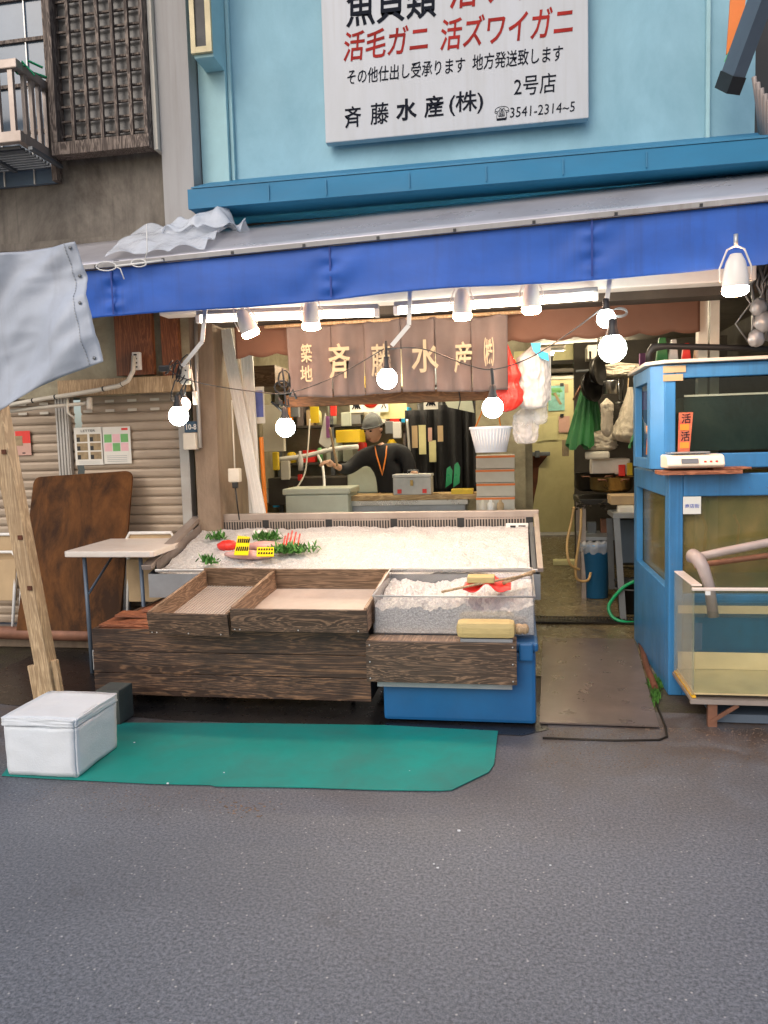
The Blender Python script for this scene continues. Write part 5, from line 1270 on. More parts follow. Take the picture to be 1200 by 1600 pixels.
# high shelf behind with cartons
mb = MB(); mb.box(-.05, .75, 8.3, 8.8, 2.30, 2.34); one('high_shelf', mb, 'darkint', 'dark high shelf above the olive door', 'shelf')
rr = random.Random(21)
for i, (px0, px1, py0, lab, m) in enumerate(((803, 826, 535, 'yellowish carton at the left end of the high shelf', 'paperyel'), (866, 884, 538, 'small cream carton on the high shelf', 'paperyel'), (884, 898, 528, 'taller cream carton on the high shelf', 'paperyel'), (898, 912, 532, 'cream carton at the right end of the high shelf', 'tan'))):
    a = at(px0, 553, Y=8.3); b = at(px1, py0, Y=8.3); one('shelf_carton', box(a.x, b.x, 8.31, 8.6, 2.341, 2.341+(b.z-a.z), bev=.004), m, lab, 'carton')
mb = MB(); mb.box(.2, .9, 9.95, 10.1, 2.36, 2.5); one('door_hood', mb, 'darkint', 'dark boxed duct above the olive door', 'duct')
# olive door at back
dr = thing('olive_door', 'olive yellow cold room door with rust stain and handle', 'door', (.5, 10.15, .3))
DX0, DX1, DZ0, DZ1 = .215, .86, .33, 2.28
box(DX0, DX1, 10.12, 10.19, DZ0, DZ1, bev=.008).build('leaf', 'door', dr)
mb = MB(); mb.box(DX0-.06, DX0-.005, 10.10, 10.19, .2, DZ1+.06); mb.box(DX0-.06, DX1+.1, 10.10, 10.19, DZ1+.005, DZ1+.06); mb.build('frame', 'offwhite', dr)
mb = MB(); mb.box(DX0, DX1, 10.10, 10.19, DZ0-.04, DZ0-.005); mb.build('threshold', 'white', dr)
mb = MB(); mb.box(DX0-.03, DX0+.24, 10.02, 10.07, 1.32, 1.37, bev=.01); mb.box(DX0+.05, DX0+.11, 10.0, 10.1, 1.30, 1.39, bev=.01); mb.build('handle', 'greymetal', dr)
mb = MB(); mb.prism([(DX0+.002, 10.116, 1.34), (DX0+.22, 10.116, 1.33), (DX0+.10, 10.116, 1.18), (DX0+.08, 10.116, .98), (DX0+.04, 10.116, .8), (DX0+.002, 10.116, .55)], (0, -1, 0), .002); mb.build('rust_stain', 'rust', dr)
def paper(label, px0, py0, px1, py1, Y, m, name='pinned_paper'):
    a = at(px0, py1, Y=Y); b = at(px1, py0, Y=Y); return one(name, box(a.x, b.x, Y, Y+.006, a.z, b.z), m, label, 'paper')
gp = thing('seaside_poster', 'small green and turquoise picture pinned on the olive door', 'poster', at(870, 640, Y=10.1))
a = at(857, 642, Y=10.1); b = at(882, 602, Y=10.1); box(a.x, b.x, 10.1, 10.106, a.z, b.z).build('sheet', mat('turquoise_print', (.2, .45, .4), .6, 0, .3, 12, 0), gp)
mb = MB()
for k in range(9): mb.box(a.x+.01+rr.uniform(0, .17), a.x+.04+rr.uniform(.0, .17), 10.094, 10.099, b.z-.03-k*.012-.03, b.z-.03-k*.012)
mb.build('foliage_print', 'printgreen', gp)
mb = MB(); mb.prism([(a.x+.06, 10.09, a.z+.22), (a.x+.09, 10.09, a.z+.23), (a.x+.17, 10.09, a.z+.08), (a.x+.14, 10.09, a.z+.07)], (0, 1, 0), .003); mb.build('figure_print', 'printbrown', gp)
paper('cream paper pinned low left on the olive door', 849, 650, 870, 688, 10.1, 'paperyel'); paper('pinkish paper pinned right on the olive door', 873, 650, 890, 676, 10.1, 'paperpink'); paper('blank paper pinned above the green picture', 868, 600, 888, 614, 10.108, 'tan')
paper('narrow cream paper at the left of the olive door', 840, 655, 848, 690, 10.1, 'paperyel')
for i, (px, py, l) in enumerate(((878, 601, 'upper'), (878, 649, 'lower'))):
    q = at(px, py, Y=10.08); one('door_magnet', box(q.x-.022, q.x+.022, 10.08, 10.098, q.z-.02, q.z+.02, bev=.004), 'black', 'black magnet, %s of two on the olive door' % l, 'magnet')
mb = MB(); q = at(877, 868, Z=.2)
one('floor_block', MB().box(.40, .70, 8.35, 8.50, fz(8.4), fz(8.4)+.05, bev=.006), 'paperyel', 'pale wooden block lying on the wet floor before the door', 'block')

# kitchen side: pans, pots, bags, umbrellas
rackY = 7.6
mb = MB(); mb.box(.62, 2.1, 8.2, 8.3, .2, 2.5); one('kitchen_partition', mb, 'darkint', 'dark grimy partition behind the hanging pans', 'partition')
mb = MB(); mb.tube([at(900, 580, Y=7.3), at(1060, 572, Y=7.3)], .012, 8); one('hanging_rail', mb, 'greymetal', 'dark rail carrying the pans and umbrellas', 'rail')
def umbrella(label, top, bot, w, m, seed):
    mb = MB(); n = 40; k = 14
    for j in range(k+1):
        t = j/k; r = w*(.10+.9*t**.8)
        for i in range(n):
            a = 2*math.pi*i/n; q = .62+.38*abs(math.sin(a*4+seed+t*.8)); c = top+(bot-top)*t
            mb.v.append((c.x+math.cos(a)*r*q, c.y+math.sin(a)*r*q*.6, c.z+.03*math.sin(a*4+seed)*t))
    for j in range(k):
        for i in range(n): a_, b_ = j*n+i, j*n+(i+1) % n; mb.f.append((a_, a_+n, b_+n, b_)); mb.sm.append(True)
    return one('green_umbrella', mb, m, label, 'umbrella', 'furled green umbrellas')
umbrella('creased green umbrella cloth hanging left by the olive door', at(917, 590, Y=7.2), at(906, 698, Y=7.2), .13, 'green', 1)
umbrella('smoother green umbrella cloth hanging just right of the creased one', at(924, 600, Y=7.35), at(930, 692, Y=7.35), .10, 'green', 2)
mb = MB(); mb.tube([at(911, 596, Y=7.1), at(896, 625, Y=7.1)], .012, 6); one('red_stick', mb, 'rustpipe', 'red brown stick left of the creased green umbrella', 'stick')
def pan(label, px, py, Y, r, rx, rz, m='pan'):
    t = thing('frying_pan', label, 'pan', (0, 0, 0), 'hanging frying pans')
    MB().lathe([(0, 0), (r*.8, 0), (r, .045), (r*1.02, .045), (r*.83, -.008), (0, -.008)], (0, 0, 0), 24).build('dish', m, t)
    MB().bar((0, r, .035), (0, r+.17, .06), .02, .01).build('handle', m, t)
    t.location = at(px, py, Y=Y); t.rotation_euler = (rx, 0, rz); return t
pan('black frying pan hanging upper beside the big bulb', 930, 580, 7.1, .13, R(85), R(60)); pan('dark brown frying pan hanging lower behind the green umbrellas', 920, 605, 7.15, .14, R(82), R(50))
sp = thing('saucepan', 'shiny steel saucepan hanging among the pans', 'saucepan', at(953, 605, Y=7.15))
q = at(953, 605, Y=7.15); mb = MB(); mb.lathe([(0, -.06), (.06, -.06), (.064, .05), (.067, .055), (.06, .05), (.056, -.055), (0, -.055)], q, 24); mb.build('body', 'steel', sp); MB().bar(q+Vector((-.06, 0, .03)), q+Vector((-.16, 0, .06)), .02, .008).build('handle', 'steel', sp)
bag('beige_sack', 'pale beige sack hanging above the cooking pots', 'beigebag', 985, 605, 692, 7.2, .16, 5, .85, fold=5)
bag('grey_cloth', 'grey crumpled cloth bundle over the kitchen shelf', 'beigebag', 940, 672, 705, 7.3, .14, 12, .2, fold=4)
bag('grey_cloth', 'beige crumpled cover draped high beside the big bulb', 'beigebag', 965, 566, 590, 7.35, .17, 3, .2, fold=4)
bag('white_cloth', 'thin whitish rag hanging between the pans and sack', 'beigebag', 948, 622, 682, 7.0, .05, 15, .15, fold=3)
ibox('wall_heater', 'white box behind the large lower bulb', 'box', 918, 537, 962, 561, 7.5, .25, 'offwhite')
umbrella('green umbrella cloth hanging against the blue tank edge', at(1003, 655, Y=6.6), at(995, 695, Y=6.6), .07, 'green', 4)
mb = MB(); mb.box(at(1000, 570, Y=6.5).x, at(1012, 560, Y=6.5).x, 6.5, 6.55, at(1000, 640, Y=6.5).z, at(1000, 552, Y=6.5).z); one('purple_box', mb, 'purple', 'purple and white packet squeezed beside the upper tank', 'packet')
bag('white_bag', 'white carrier bag with red print left of the upper tank', 'whitebag', 1006, 578, 612, 6.2, .05, 21, .3)
ibox('rolled_paper', 'cream rolled paper above the pots', 'roll', 915, 705, 953, 718, 7.2, .1, 'offwhite', .02)
ibox('white_tub', 'white plastic tub behind the brass pot', 'tub', 924, 716, 985, 742, 7.35, .2, 'tabletop', .02)
# stove table
st = thing('stove_table', 'grimy kitchen stove bench holding the brass pots', 'stove', (.9, 7.3, fz(7.2)))
p0 = at(905, 785, Y=7.0); p1 = at(998, 785, Y=7.0)
box(p0.x, 1.6, 7.0, 7.7, .93, .98, bev=.004).build('top', 'pan', st)
for x in (p0.x+.02, 1.5):
    for y in (7.04, 7.6): box(x, x+.04, y, y+.04, fz(y), .93).build('leg', 'rail', st)
box(p0.x+.02, 1.55, 7.1, 7.6, .60, .63).build('shelf', 'casegrey', st)
def pot(label, px, py, Y, r, h, m='gold'):
    t = thing('cooking_pot', label, 'pot', at(px, py, Y=Y)); q = at(px, py, Y=Y)
    MB().lathe([(0, 0), (r*.8, 0), (r*.96, .03), (r, h), (r*1.04, h+.004), (r*.97, h), (r*.92, .03), (0, .012)], q, 30).build('body', m, t)
    for s in (-1, 1): 
        a_ = R(-90+s*28); c = q+Vector((math.cos(a_)*r, math.sin(a_)*r, h*.75)); u = Vector((-math.sin(a_), math.cos(a_), 0))*.035; o_ = Vector((math.cos(a_), math.sin(a_), 0))*.03
        MB().tube([c-u, c-u+o_+Vector((0, 0, .02)), c+u+o_+Vector((0, 0, .02)), c+u], .006, 6).build('handle', 'rustpipe', t)
pot('wide brass cooking pot with two handles in front on the stove', 955, 768, 7.2, .19, .13); pot('dark wide cooking pot behind the brass one', 930, 766, 7.45, .19, .16, 'pan')
mb = MB()
for k in range(14):
    q = at(895+rr.uniform(0, 50), 790+rr.uniform(-5, 8), Y=6.95); mb.tube([q, q+Vector((rr.uniform(-.06, .06), rr.uniform(-.04, .04), rr.uniform(-.02, .03)))], .008, 6)
one('gas_valves', mb, 'grate', 'cluster of blackened gas valves at the stove corner', 'valves')
wire('gas_hose', 'tan rubber gas hose looping down on the left', [at(897, 792, Y=6.95), at(893, 815, Y=6.95), at(886, 850, Y=6.9), at(890, 880, Y=6.85), at(905, 890, Y=6.9)], .012, 'gashose', 'hose')
wire('gas_hose', 'tan rubber gas hose hanging straight and curling at floor', [at(908, 795, Y=6.95), at(907, 830, Y=6.92), at(900, 880, Y=6.9), at(902, 905, Y=6.9), at(918, 907, Y=6.95), at(923, 895, Y=7.0)], .012, 'gashose', 'hose')
ibox('cardboard_tray', 'open cardboard tray on the kitchen bench', 'carton', 955, 774, 1000, 789, 6.75, .3, 'tan')
ibox('towel_roll', 'pale folded towel on the front of the bench', 'towel', 966, 790, 1000, 806, 6.7, .12, 'offwhite', .02)
# grey trestle
tr2 = thing('grey_trestle', 'dark grey trestle bench beside the blue bin', 'trestle', (.9, 6.8, fz(6.6)))
q0 = at(958, 806, Y=6.6); q1 = at(1000, 806, Y=6.6); box(q0.x, q1.x+.2, 6.6, 7.0, q0.z-.02, q0.z+.02).build('top', 'casegrey', tr2)
MB().bar(at(963, 810, Y=6.58), at(974, 974, Y=6.4), .05, .03, up=(0, 1, 0)).build('leg', 'greymetal', tr2)
MB().bar(at(952, 810, Y=6.9), at(956, 920, Y=6.95), .05, .03, up=(0, 1, 0)).build('leg', 'greymetal', tr2)
ibox('plastic_crate', 'dark blue plastic crate under the trestle', 'crate', 966, 812, 1002, 880, 6.9, .1, 'slate')
# bin
bn = thing('waste_bin', 'blue waste bin with clear liner folded over the rim', 'bin', (.66, 7.1, fz(7)))
bx_, by_, bz_ = at(930, 925, Y=7.15).x, 7.1, fz(7.1); h = at(930, 852, Y=7.1).z-bz_; r1 = .135
MB().lathe([(0, .0), (r1*.78, 0), (r1, h), (r1*1.05, h), (r1*1.05, h+.015), (r1*.95, h), (r1*.7, .01)], (bx_, by_, bz_), 24, 1, .85).build('body', 'bin', bn)
mb = MB(); n = 40
for j, (rr_, zz) in enumerate(((r1*1.04, h-.06), (r1*1.12, h-.02), (r1*1.10, h+.02), (r1*.9, h+.045), (r1*.5, h+.02), (r1*.3, h-.04))):
    for i in range(n):
        a_ = 2*math.pi*i/n; q = 1+.06*math.sin(i*2.3+j)+.12*N(math.cos(a_)*2, math.sin(a_)*2, j); mb.v.append((bx_+math.cos(a_)*rr_*q, by_+math.sin(a_)*rr_*q*.85, bz_+zz+.012*math.sin(i*1.7)))
for j in range(5):
    for i in range(n): a_, b_ = j*n+i, j*n+(i+1) % n; mb.f.append((a_, b_, b_+n, a_+n)); mb.sm.append(True)
mb.build('liner', 'clearbag', bn)
bb = thing('black_bucket', 'black bucket half hidden between trestle and tank', 'bucket', at(985, 945, Y=6.5))
q = at(985, 945, Y=6.6); MB().lathe([(0, 0), (.09, 0), (.12, .26), (.13, .26), (.13, .275), (.11, .26), (.08, .01), (0, .01)], (q.x, 6.62, fz(6.62)), 24).build('body', 'black', bb)
MB().lathe([(.122, .20), (.126, .20), (.127, .215), (.123, .215)], (q.x, 6.62, fz(6.62)), 24).build('band', 'greymetal', bb)
wire('green_hose', 'bright green hose looping on the floor by the grate', [at(1000, 905, Y=6.45), at(978, 915, Y=6.42), at(962, 930, Y=6.38), at(951, 948, Y=6.32), at(957, 964, Y=6.28), at(975, 972, Y=6.26), at(998, 973, Y=6.3)], .014, 'greenhose', 'hose')
wire('rusty_pipe', 'thin rusty upright pipe at the back edge of the blue tank', [at(1001, 735, Y=5.95), at(999, 800, Y=5.95), at(997, 860, Y=5.95), at(994, 925, Y=5.95)], .014, 'rustpipe', 'pipe')
# things on top of the tank
mb = MB(); mb.tube([at(1014, 566, Y=5.1), at(1014, 552, Y=5.1), at(1020, 543, Y=5.1), at(1040, 541, Y=5.1), at(1130, 543, Y=5.1), at(1260, 548, Y=5.1)], [.022, .022, .028, .02, .02, .02], 10)
one('black_pipe', mb, 'black', 'black pipe with elbow running above the upper tank', 'pipe')
for (px, py0, py1, w_, m, lab, nm) in ((1034, 527, 560, .045, 'green', 'green bottle shaped bag on top of the tank', 'green_packet'), (1052, 530, 560, .035, 'whitebag', 'white bag standing on top of the tank', 'white_packet'), (1072, 536, 560, .035, 'red', 'red packet standing on top of the tank', 'red_packet'), (1090, 538, 560, .03, 'tan', 'tan packet standing on top of the tank', 'tan_packet')):
    a = at(px, py1, Y=5.35); b = at(px, py0, Y=5.35); mb = MB(); mb.prism([(a.x-w_, 5.33, 1.952), (a.x+w_, 5.33, 1.952), (b.x+w_*.6, 5.35, b.z), (b.x-w_*.3, 5.35, b.z)], (0, 1, 0), .05); one(nm, mb, m, lab, 'packet', bevel=.006)
# wires and gourds at far right
mb = MB()
for k in range(26):
    x = 1.35+rr.uniform(0, .6); pts_ = [(x+rr.uniform(-.05, .05), 4.95+rr.uniform(-.03, .03), 2.5-.11*i) for i in range(5)]; mb.tube(pts_, .006+rr.uniform(0, .006), 5)
one('hanging_leads', mb, 'greymetal', 'dark mass of hanging leads above the upper tank at the far right', 'cables')
for k, (px, py, r_) in enumerate(((1182, 482, .045), (1190, 505, .055), (1178, 530, .045))):
    mb = crump(at(px, py, Y=4.9).x, 4.86, at(px, py, Y=4.9).z, r_, r_*.7, r_*1.1, k*3, 12, .2); one('dusty_bag', mb, 'casegrey', ['upper', 'middle', 'lower'][k]+' dusty grey bundle in the cables at the far right', 'bundle')

# ---- back area behind the person
shf = thing('back_shelf', 'cluttered dark shelf unit along the back wall', 'shelf', (-1.6, 8.2, .2))
for z in (.9, 1.32, 1.72, 2.10): box(-2.55, -.78, 8.1, 8.48, z, z+.025).build('shelf_board', 'darkint', shf)
for x in (-2.55, -1.95, -.82): box(x, x+.04, 8.1, 8.14, .15, 2.3).build('upright', 'greymetal', shf)
rr = random.Random(42)
cols = ['paperyel', 'offwhite', 'tan', 'greygreen', 'printgreen', 'red', 'ylw', 'casegrey', 'paper', 'bluebright', 'printbrown', 'orange', 'greymetal', 'noren']
cn = dict(paperyel='yellowed', offwhite='cream', tan='cardboard brown', greygreen='pale green', printgreen='green', red='red', ylw='yellow', casegrey='grey', paper='white', bluebright='bright blue', printbrown='dark brown', orange='orange', greymetal='charcoal', noren='mauve')
rowname = {.9: 'bottom', 1.32: 'lower middle', 1.72: 'upper middle', 2.10: 'top'}
for z in (.9, 1.32, 1.72, 2.10):
    x = -2.48; used = {}
    prev = 'left upright'
    while x < -.9:
        w_ = rr.uniform(.06, .19); h_ = rr.uniform(.08, .32 if z < 2 else .25); m = rr.choice(cols)
        key = cn[m]; used[key] = used.get(key, 0)+1
        lab = '%s %s on the %s back shelf, right of the %s' % (['small', 'tall', 'wide'][0 if h_ < .16 else (1 if w_ < .12 else 2)], key+(' can' if rr.random() < .4 else ' packet'), rowname[z], prev)
        if 'can' in lab.split(' on ')[0]:
            mb = MB(); r_ = min(w_/2, .05); mb.lathe([(0, 0), (r_, 0), (r_, h_*.85), (r_*.8, h_*.9), (r_*.5, h_), (0, h_)], (x+w_/2, 8.15, z+.026), 14); nm, ct_ = 'storage_can', 'can'
        else:
            mb = MB(); mb.box(x, x+w_-.01, 8.14+rr.uniform(-.03, .03), 8.4, z+.026, z+.026+h_, bev=.004); nm, ct_ = 'storage_packet', 'packet'
        o_ = one(nm, mb, m, lab, ct_, 'goods on the back shelves'); prev = key+' '+ct_
        x += w_+rr.uniform(.005, .05)
# wall posters and hanging stuff
def wpos(label, px0, py0, px1, py1, Y, m, extra=None):
    t = thing('wall_notice', label, 'notice', at((px0+px1)/2, py1, Y=Y)); a = at(px0, py1, Y=Y); b = at(px1, py0, Y=Y)
    box(a.x, b.x, Y, Y+.006, a.z, b.z).build('sheet', m, t)
    if extra: extra(t, a, b, Y)
    return t
def ex1(t, a, b, Y): lettering('lettering', '魚', 'ink', t, a.x+.02, b.x-.02, a.z+.03, b.z-.03, Y-.003, bold=.03)
def ex2(t, a, b, Y):
    mb = MB(); mb.lathe([(0, 0), (.085, 0), (.085, .004), (0, .004)], (0, 0, 0), 24); mb.xf(Matrix.Translation(((a.x+b.x)/2, Y-.002, (a.z+b.z)/2+.03)) @ Matrix.Rotation(R(90), 4, 'X')); mb.build('red_disc', 'red', t)
def ex3(t, a, b, Y): lettering('lettering', '大', 'ink', t, a.x+.02, b.x-.02, a.z+.03, b.z-.03, Y-.003, bold=.03)
NYY = 7.9
wpos('white notice with one black character under the noren centre left', 547, 616, 566, 645, NYY, 'paper', ex1); wpos('white notice with a red disc beneath the noren centre', 567, 614, 592, 644, NYY, 'paper', ex2)
wpos('narrow white notice with a black character right of the red disc', 593, 615, 606, 644, NYY, 'paper', ex3); wpos('yellowed wide notice behind the person right of the beanie', 594, 624, 635, 655, NYY+.05, 'paperyel')
wpos('white notice with black brush marks beneath the right noren', 662, 611, 684, 640, NYY-.6, 'paper', ex1)
wpos('framed blue and white picture on the left inner wall', 396, 604, 412, 662, 5.9, 'paper', lambda t, a, b, Y: box(a.x+.01, b.x-.01, Y-.004, Y-.001, a.z+.05, b.z-.03).build('picture', 'printblue', t))
ibox('control_panel', 'white ribbed control panel on the left inner wall', 'panel', 412, 632, 441, 706, 7.6, .08, 'offwhite')
wire('orange_pole', 'orange pole standing at the left inside the opening', [at(408, 683, Y=5.9), at(410, 720, Y=5.9), at(413, 770, Y=5.9), at(415, 812, Y=5.9)], .018, 'orange', 'pole')
ibox('yellow_tag', 'yellow hanging tag under the noren left part', 'tag', 485, 620, 497, 661, 7.4, .02, 'ylw', .003)
mb = MB(); a = at(508, 648, Y=7.3); mb.prism([at(508, 645, Y=7.3), at(520, 690, Y=7.3), at(512, 702, Y=7.3), at(498, 692, Y=7.3)], (0, 1, 0), .012); one('white_pennant', mb, 'paper', 'white pointed cloth hanging left of the person', 'cloth')
mb = MB(); mb.box(at(509, 650, Y=7.27).x, at(514, 650, Y=7.27).x, 7.265, 7.29, at(510, 684, Y=7.27).z, at(510, 650, Y=7.27).z); one('dark_knife_handle', mb, 'purple', 'dark handle hanging in front of the white pointed cloth', 'handle')
ibox('yellow_carton', 'bright yellow carton behind the person at the left', 'carton', 525, 671, 562, 692, 7.7, .3, 'ylw')
wire('white_pipe', 'white pipe curving along the back beside the person', [at(436, 718, Y=7.6), at(480, 712, Y=7.6), at(520, 702, Y=7.6), at(560, 698, Y=7.6)], .025, 'white', 'pipe')
wire('water_hose', 'pale water hose drooping into the polystyrene fish box', [at(497, 712, Y=7.2), at(503, 725, Y=7.1), at(506, 745, Y=7.0), at(507, 765, Y=6.9)], .013, 'white', 'hose')
wire('thin_hose', 'thin cream cord hanging left of the water hose', [at(484, 655, Y=7.3), at(481, 700, Y=7.2), at(476, 740, Y=7.1), at(462, 765, Y=7.0)], .008, 'offwhite', 'cord')
ibox('dark_sink', 'dark sink unit at the left behind the fish box', 'sink', 420, 745, 545, 790, 7.5, .5, 'darkint')
ibox('pale_tub', 'pale plastic tub behind the person at waist height', 'tub', 543, 727, 588, 772, 7.4, .3, 'greygreen', .02)
ibox('red_bottle', 'small red bottle standing behind the fish box', 'bottle', 465, 741, 471, 751, 7.3, .04, 'red', .008)
mb = MB(); mb.lathe([(0, 0), (.025, 0), (.03, .1), (.012, .16), (.012, .19), (0, .19)], at(470, 735, Y=7.3), 12); one('white_bottle', mb, 'white', 'white spray bottle on the sink at the left', 'bottle')
ibox('yellow_gloves', 'yellow rubber gloves hanging over the sink at the left', 'gloves', 426, 706, 434, 735, 7.3, .05, 'ylw', .01)
# dark aprons hung at the centre right
for k, (px, w_, y0, y1, m, lab) in enumerate(((652, 16, 640, 772, 'blackcloth', 'leftmost black rubber apron hanging behind the counter'), (676, 22, 628, 772, 'black', 'wide black rubber apron hanging behind the cash box'), (702, 18, 632, 772, 'blackcloth', 'black apron hanging above the green cloths'), (724, 18, 620, 772, 'black', 'rightmost black apron hanging beside the cartons'))):
    a = at(px-w_, y1, Y=7.9); b = at(px+w_, y0, Y=7.9)
    mb = MB(); mb.grid(lambda u, v: (a.x+(b.x-a.x)*u, 7.9+.05*k % .1+.03*math.sin(u*12+k)+.02*N(u*3, v*2, k), b.z+(a.z-b.z)*v), 24, 12)
    one('rubber_apron', mb, m, lab, 'apron', 'black aprons', solid=.006)
for k, (px, py0, py1, w_, m, lab) in enumerate(((648, 665, 700, 4, 'tan', 'narrow tan paper tag'), (660, 664, 710, 5, 'paperyel', 'long yellowed tag'), (672, 668, 690, 3, 'paperpink', 'short pink tag'), (676, 688, 722, 5, 'paperyel', 'crooked cream tag'), (688, 665, 690, 4, 'tan', 'tan tag on the right'))):
    a = at(px-w_, py1, Y=7.75); b = at(px+w_, py0, Y=7.75); one('apron_tag', box(a.x, b.x, 7.75, 7.756, a.z, b.z), m, lab+' hanging on the black aprons', 'tag')
wire('steel_pole', 'thin steel pole standing right of the person', [at(636, 655, Y=7.7), at(640, 710, Y=7.7), at(643, 770, Y=7.7)], .014, 'alum', 'pole')
for (px, lab, h0) in ((701, 'green folded cloth, left of the pair below the aprons', 728), (713, 'green folded cloth, right of the pair below the aprons', 722)):
    mb = MB(); mb.prism([at(px-5, 762, Y=7.6), at(px+5, 755, Y=7.6), at(px+6, h0+8, Y=7.6), at(px+2, h0, Y=7.6), at(px-3, h0+4, Y=7.6)], (0, 1, 0), .03); one('green_cloth', mb, 'greenhose', lab, 'cloth')
mb = MB(); mb.prism([at(692, 622, Y=7.5), at(737, 621, Y=7.5), at(741, 645, Y=7.5), at(700, 636, Y=7.5)], (0, 1, 0), .02); one('pale_board', mb, 'greygreen', 'pale slanting board hanging below the noren right end', 'board')
wire('hook_wire', 'thin black hook wire hanging from the wooden beam', [at(717, 612, Y=5.38), at(719, 625, Y=5.38), at(716, 640, Y=5.38)], .004, 'black')
mb = MB(); mb.box(-2.55, -1.95, 6.6, 7.2, 2.05, 2.08); mb.box(-2.5, -2.1, 6.7, 7.1, 2.081, 2.25); one('corner_rack', mb, 'tray', 'brown wooden rack high in the left inner corner', 'rack')

rr = random.Random(77)
ut = [('steel ladle', 'steel'), ('dark spatula', 'pan'), ('wooden spoon', 'timber'), ('wire skimmer', 'alum'), ('black tongs', 'black')]
for k, (l_, m_) in enumerate(ut):
    p = at(966+k*8, 590, Y=7.3); mb = MB(); mb.tube([p, p+Vector((rr.uniform(-.02, .02), 0, -.20))], .006, 6); q = p+Vector((0, 0, -.22)); mb.lathe([(0, -.03), (.028, -.015), (.03, 0), (.0, .006)], q, 12)
    one('kitchen_utensil', mb, m_, l_+' hanging from the dark rail over the stove', 'utensil')
for k, (px, py, w_, h_, m_, l_) in enumerate(((884, 700, 10, 26, 'printbrown', 'dark brown clipboard beside the stove'), (918, 660, 12, 12, 'tan', 'tan sponge on the hook by the umbrellas'), (972, 735, 10, 18, 'red', 'red seasoning tin behind the pots'), (984, 733, 9, 20, 'ylw', 'yellow seasoning tin behind the pots'), (1000, 742, 9, 24, 'offwhite', 'cream seasoning tin behind the pots'), (925, 825, 14, 18, 'greymetal', 'grey gas box beneath the stove bench'), (945, 822, 12, 22, 'rustpipe', 'rusty tin beneath the stove bench'))):
    ibox('kitchen_item', l_, 'kitchen item', px-w_/2, py-h_/2, px+w_/2, py+h_/2, 7.25+.03*k, .08, m_)
for k, (px, py, w_, h_, m_, l_) in enumerate(((425, 600, 16, 20, 'tan', 'brown box in the upper left corner rack'), (460, 640, 12, 24, 'casegrey', 'grey cloth pinned left of the yellow tag'), (540, 655, 14, 22, 'greygreen', 'pale green rag hung above the yellow carton'), (520, 640, 8, 20, 'red', 'red strip hanging left of the white notice'), (620, 672, 12, 26, 'white', 'white jug hanging right of the person'), (608, 668, 12, 20, 'casegrey', 'grey kettle behind the shoulder of the person'), (445, 735, 12, 30, 'offwhite', 'cream bottle standing at the left end of the sink'), (455, 770, 8, 20, 'gold', 'brass coloured tin left of the fish box'), (430, 780, 8, 26, 'bluebright', 'blue tin on the floor rack at the left'), (420, 775, 6, 22, 'paper', 'white tin on the floor rack at the left'))):
    ibox('hung_item', l_, 'household item', px-w_/2, py-h_/2, px+w_/2, py+h_/2, 7.35+.02*k, .06, m_, .008)
# ================================================================== PERSON
def skin_obj(name, verts, edges, rad, m, parent, sub=2, root=0):
    me = bpy.data.meshes.new(name); org = ORG[parent.name]
    me.from_pydata([tuple(Vector(v)-org) for v in verts], edges, []); me.materials.append(K[m])
    o = bpy.data.objects.new(name, me); COL.objects.link(o); o.parent = parent; ORG[o.name] = org
    md = o.modifiers.new('skin', 'SKIN'); md.use_smooth_shade = True
    for i, r_ in enumerate(rad):
        r2 = r_ if isinstance(r_, tuple) else (r_, r_); me.skin_vertices[0].data[i].radius = r2
    me.skin_vertices[0].data[root].use_root = True
    sd = o.modifiers.new('sub', 'SUBSURF'); sd.levels = sub; sd.render_levels = sub
    return o
PY = 7.12
PZ = fz(PY)
person = thing('person', 'person in black sweater and grey beanie reaching out behind the counter', 'person', (-1.15, PY, PZ))
hip = Vector((-1.14, PY+.02, PZ+.92)); chest = Vector((-1.17, PY, 1.30)); neckb = Vector((-1.20, PY-.02, 1.47)); head = Vector((-1.285, PY-.07, 1.655))
shL = Vector((-1.37, PY-.02, 1.43)); elL = Vector((-1.53, PY-.16, 1.28)); haL = Vector((-1.62, PY-.30, 1.345))      # arm to the image left
shR = Vector((-1.00, PY, 1.43)); elR = Vector((-.93, PY-.05, 1.18)); haR = Vector((-.885, 6.80, 1.262))
V_ = [hip, Vector((-1.15, PY+.01, 1.12)), chest, neckb-Vector((0, 0, .03)), Vector((-1.24, PY-.04, 1.53)), shL-Vector((0, 0, .04)), (shL+elL)/2, elL, (elL+haL)/2, haL, shR-Vector((0, 0, .04)), (shR+elR)/2, elR, (elR+haR)/2, haR,
      Vector((-1.05, PY+.02, PZ+.86)), Vector((-1.03, PY, PZ+.47)), Vector((-1.03, PY+.03, PZ+.08)), Vector((-1.03, PY-.13, PZ+.04)),
      Vector((-1.25, PY+.02, PZ+.86)), Vector((-1.28, PY, PZ+.47)), Vector((-1.29, PY+.03, PZ+.08)), Vector((-1.29, PY-.13, PZ+.04))]
E_ = [(0, 1), (1, 2), (2, 3), (3, 4), (3, 5), (5, 6), (6, 7), (7, 8), (8, 9), (3, 10), (10, 11), (11, 12), (12, 13), (13, 14), (0, 15), (15, 16), (16, 17), (17, 18), (0, 19), (19, 20), (20, 21), (21, 22)]
Rd = [(.10, .08), (.09, .07), (.09, .07), (.042, .042), (.05, .053), .028, .03, .032, .032, .026, .028, .03, .032, .032, .026, .09, .062, .042, .04, .09, .062, .042, .04]
skin_obj('body', V_, E_, Rd, 'skin', person)
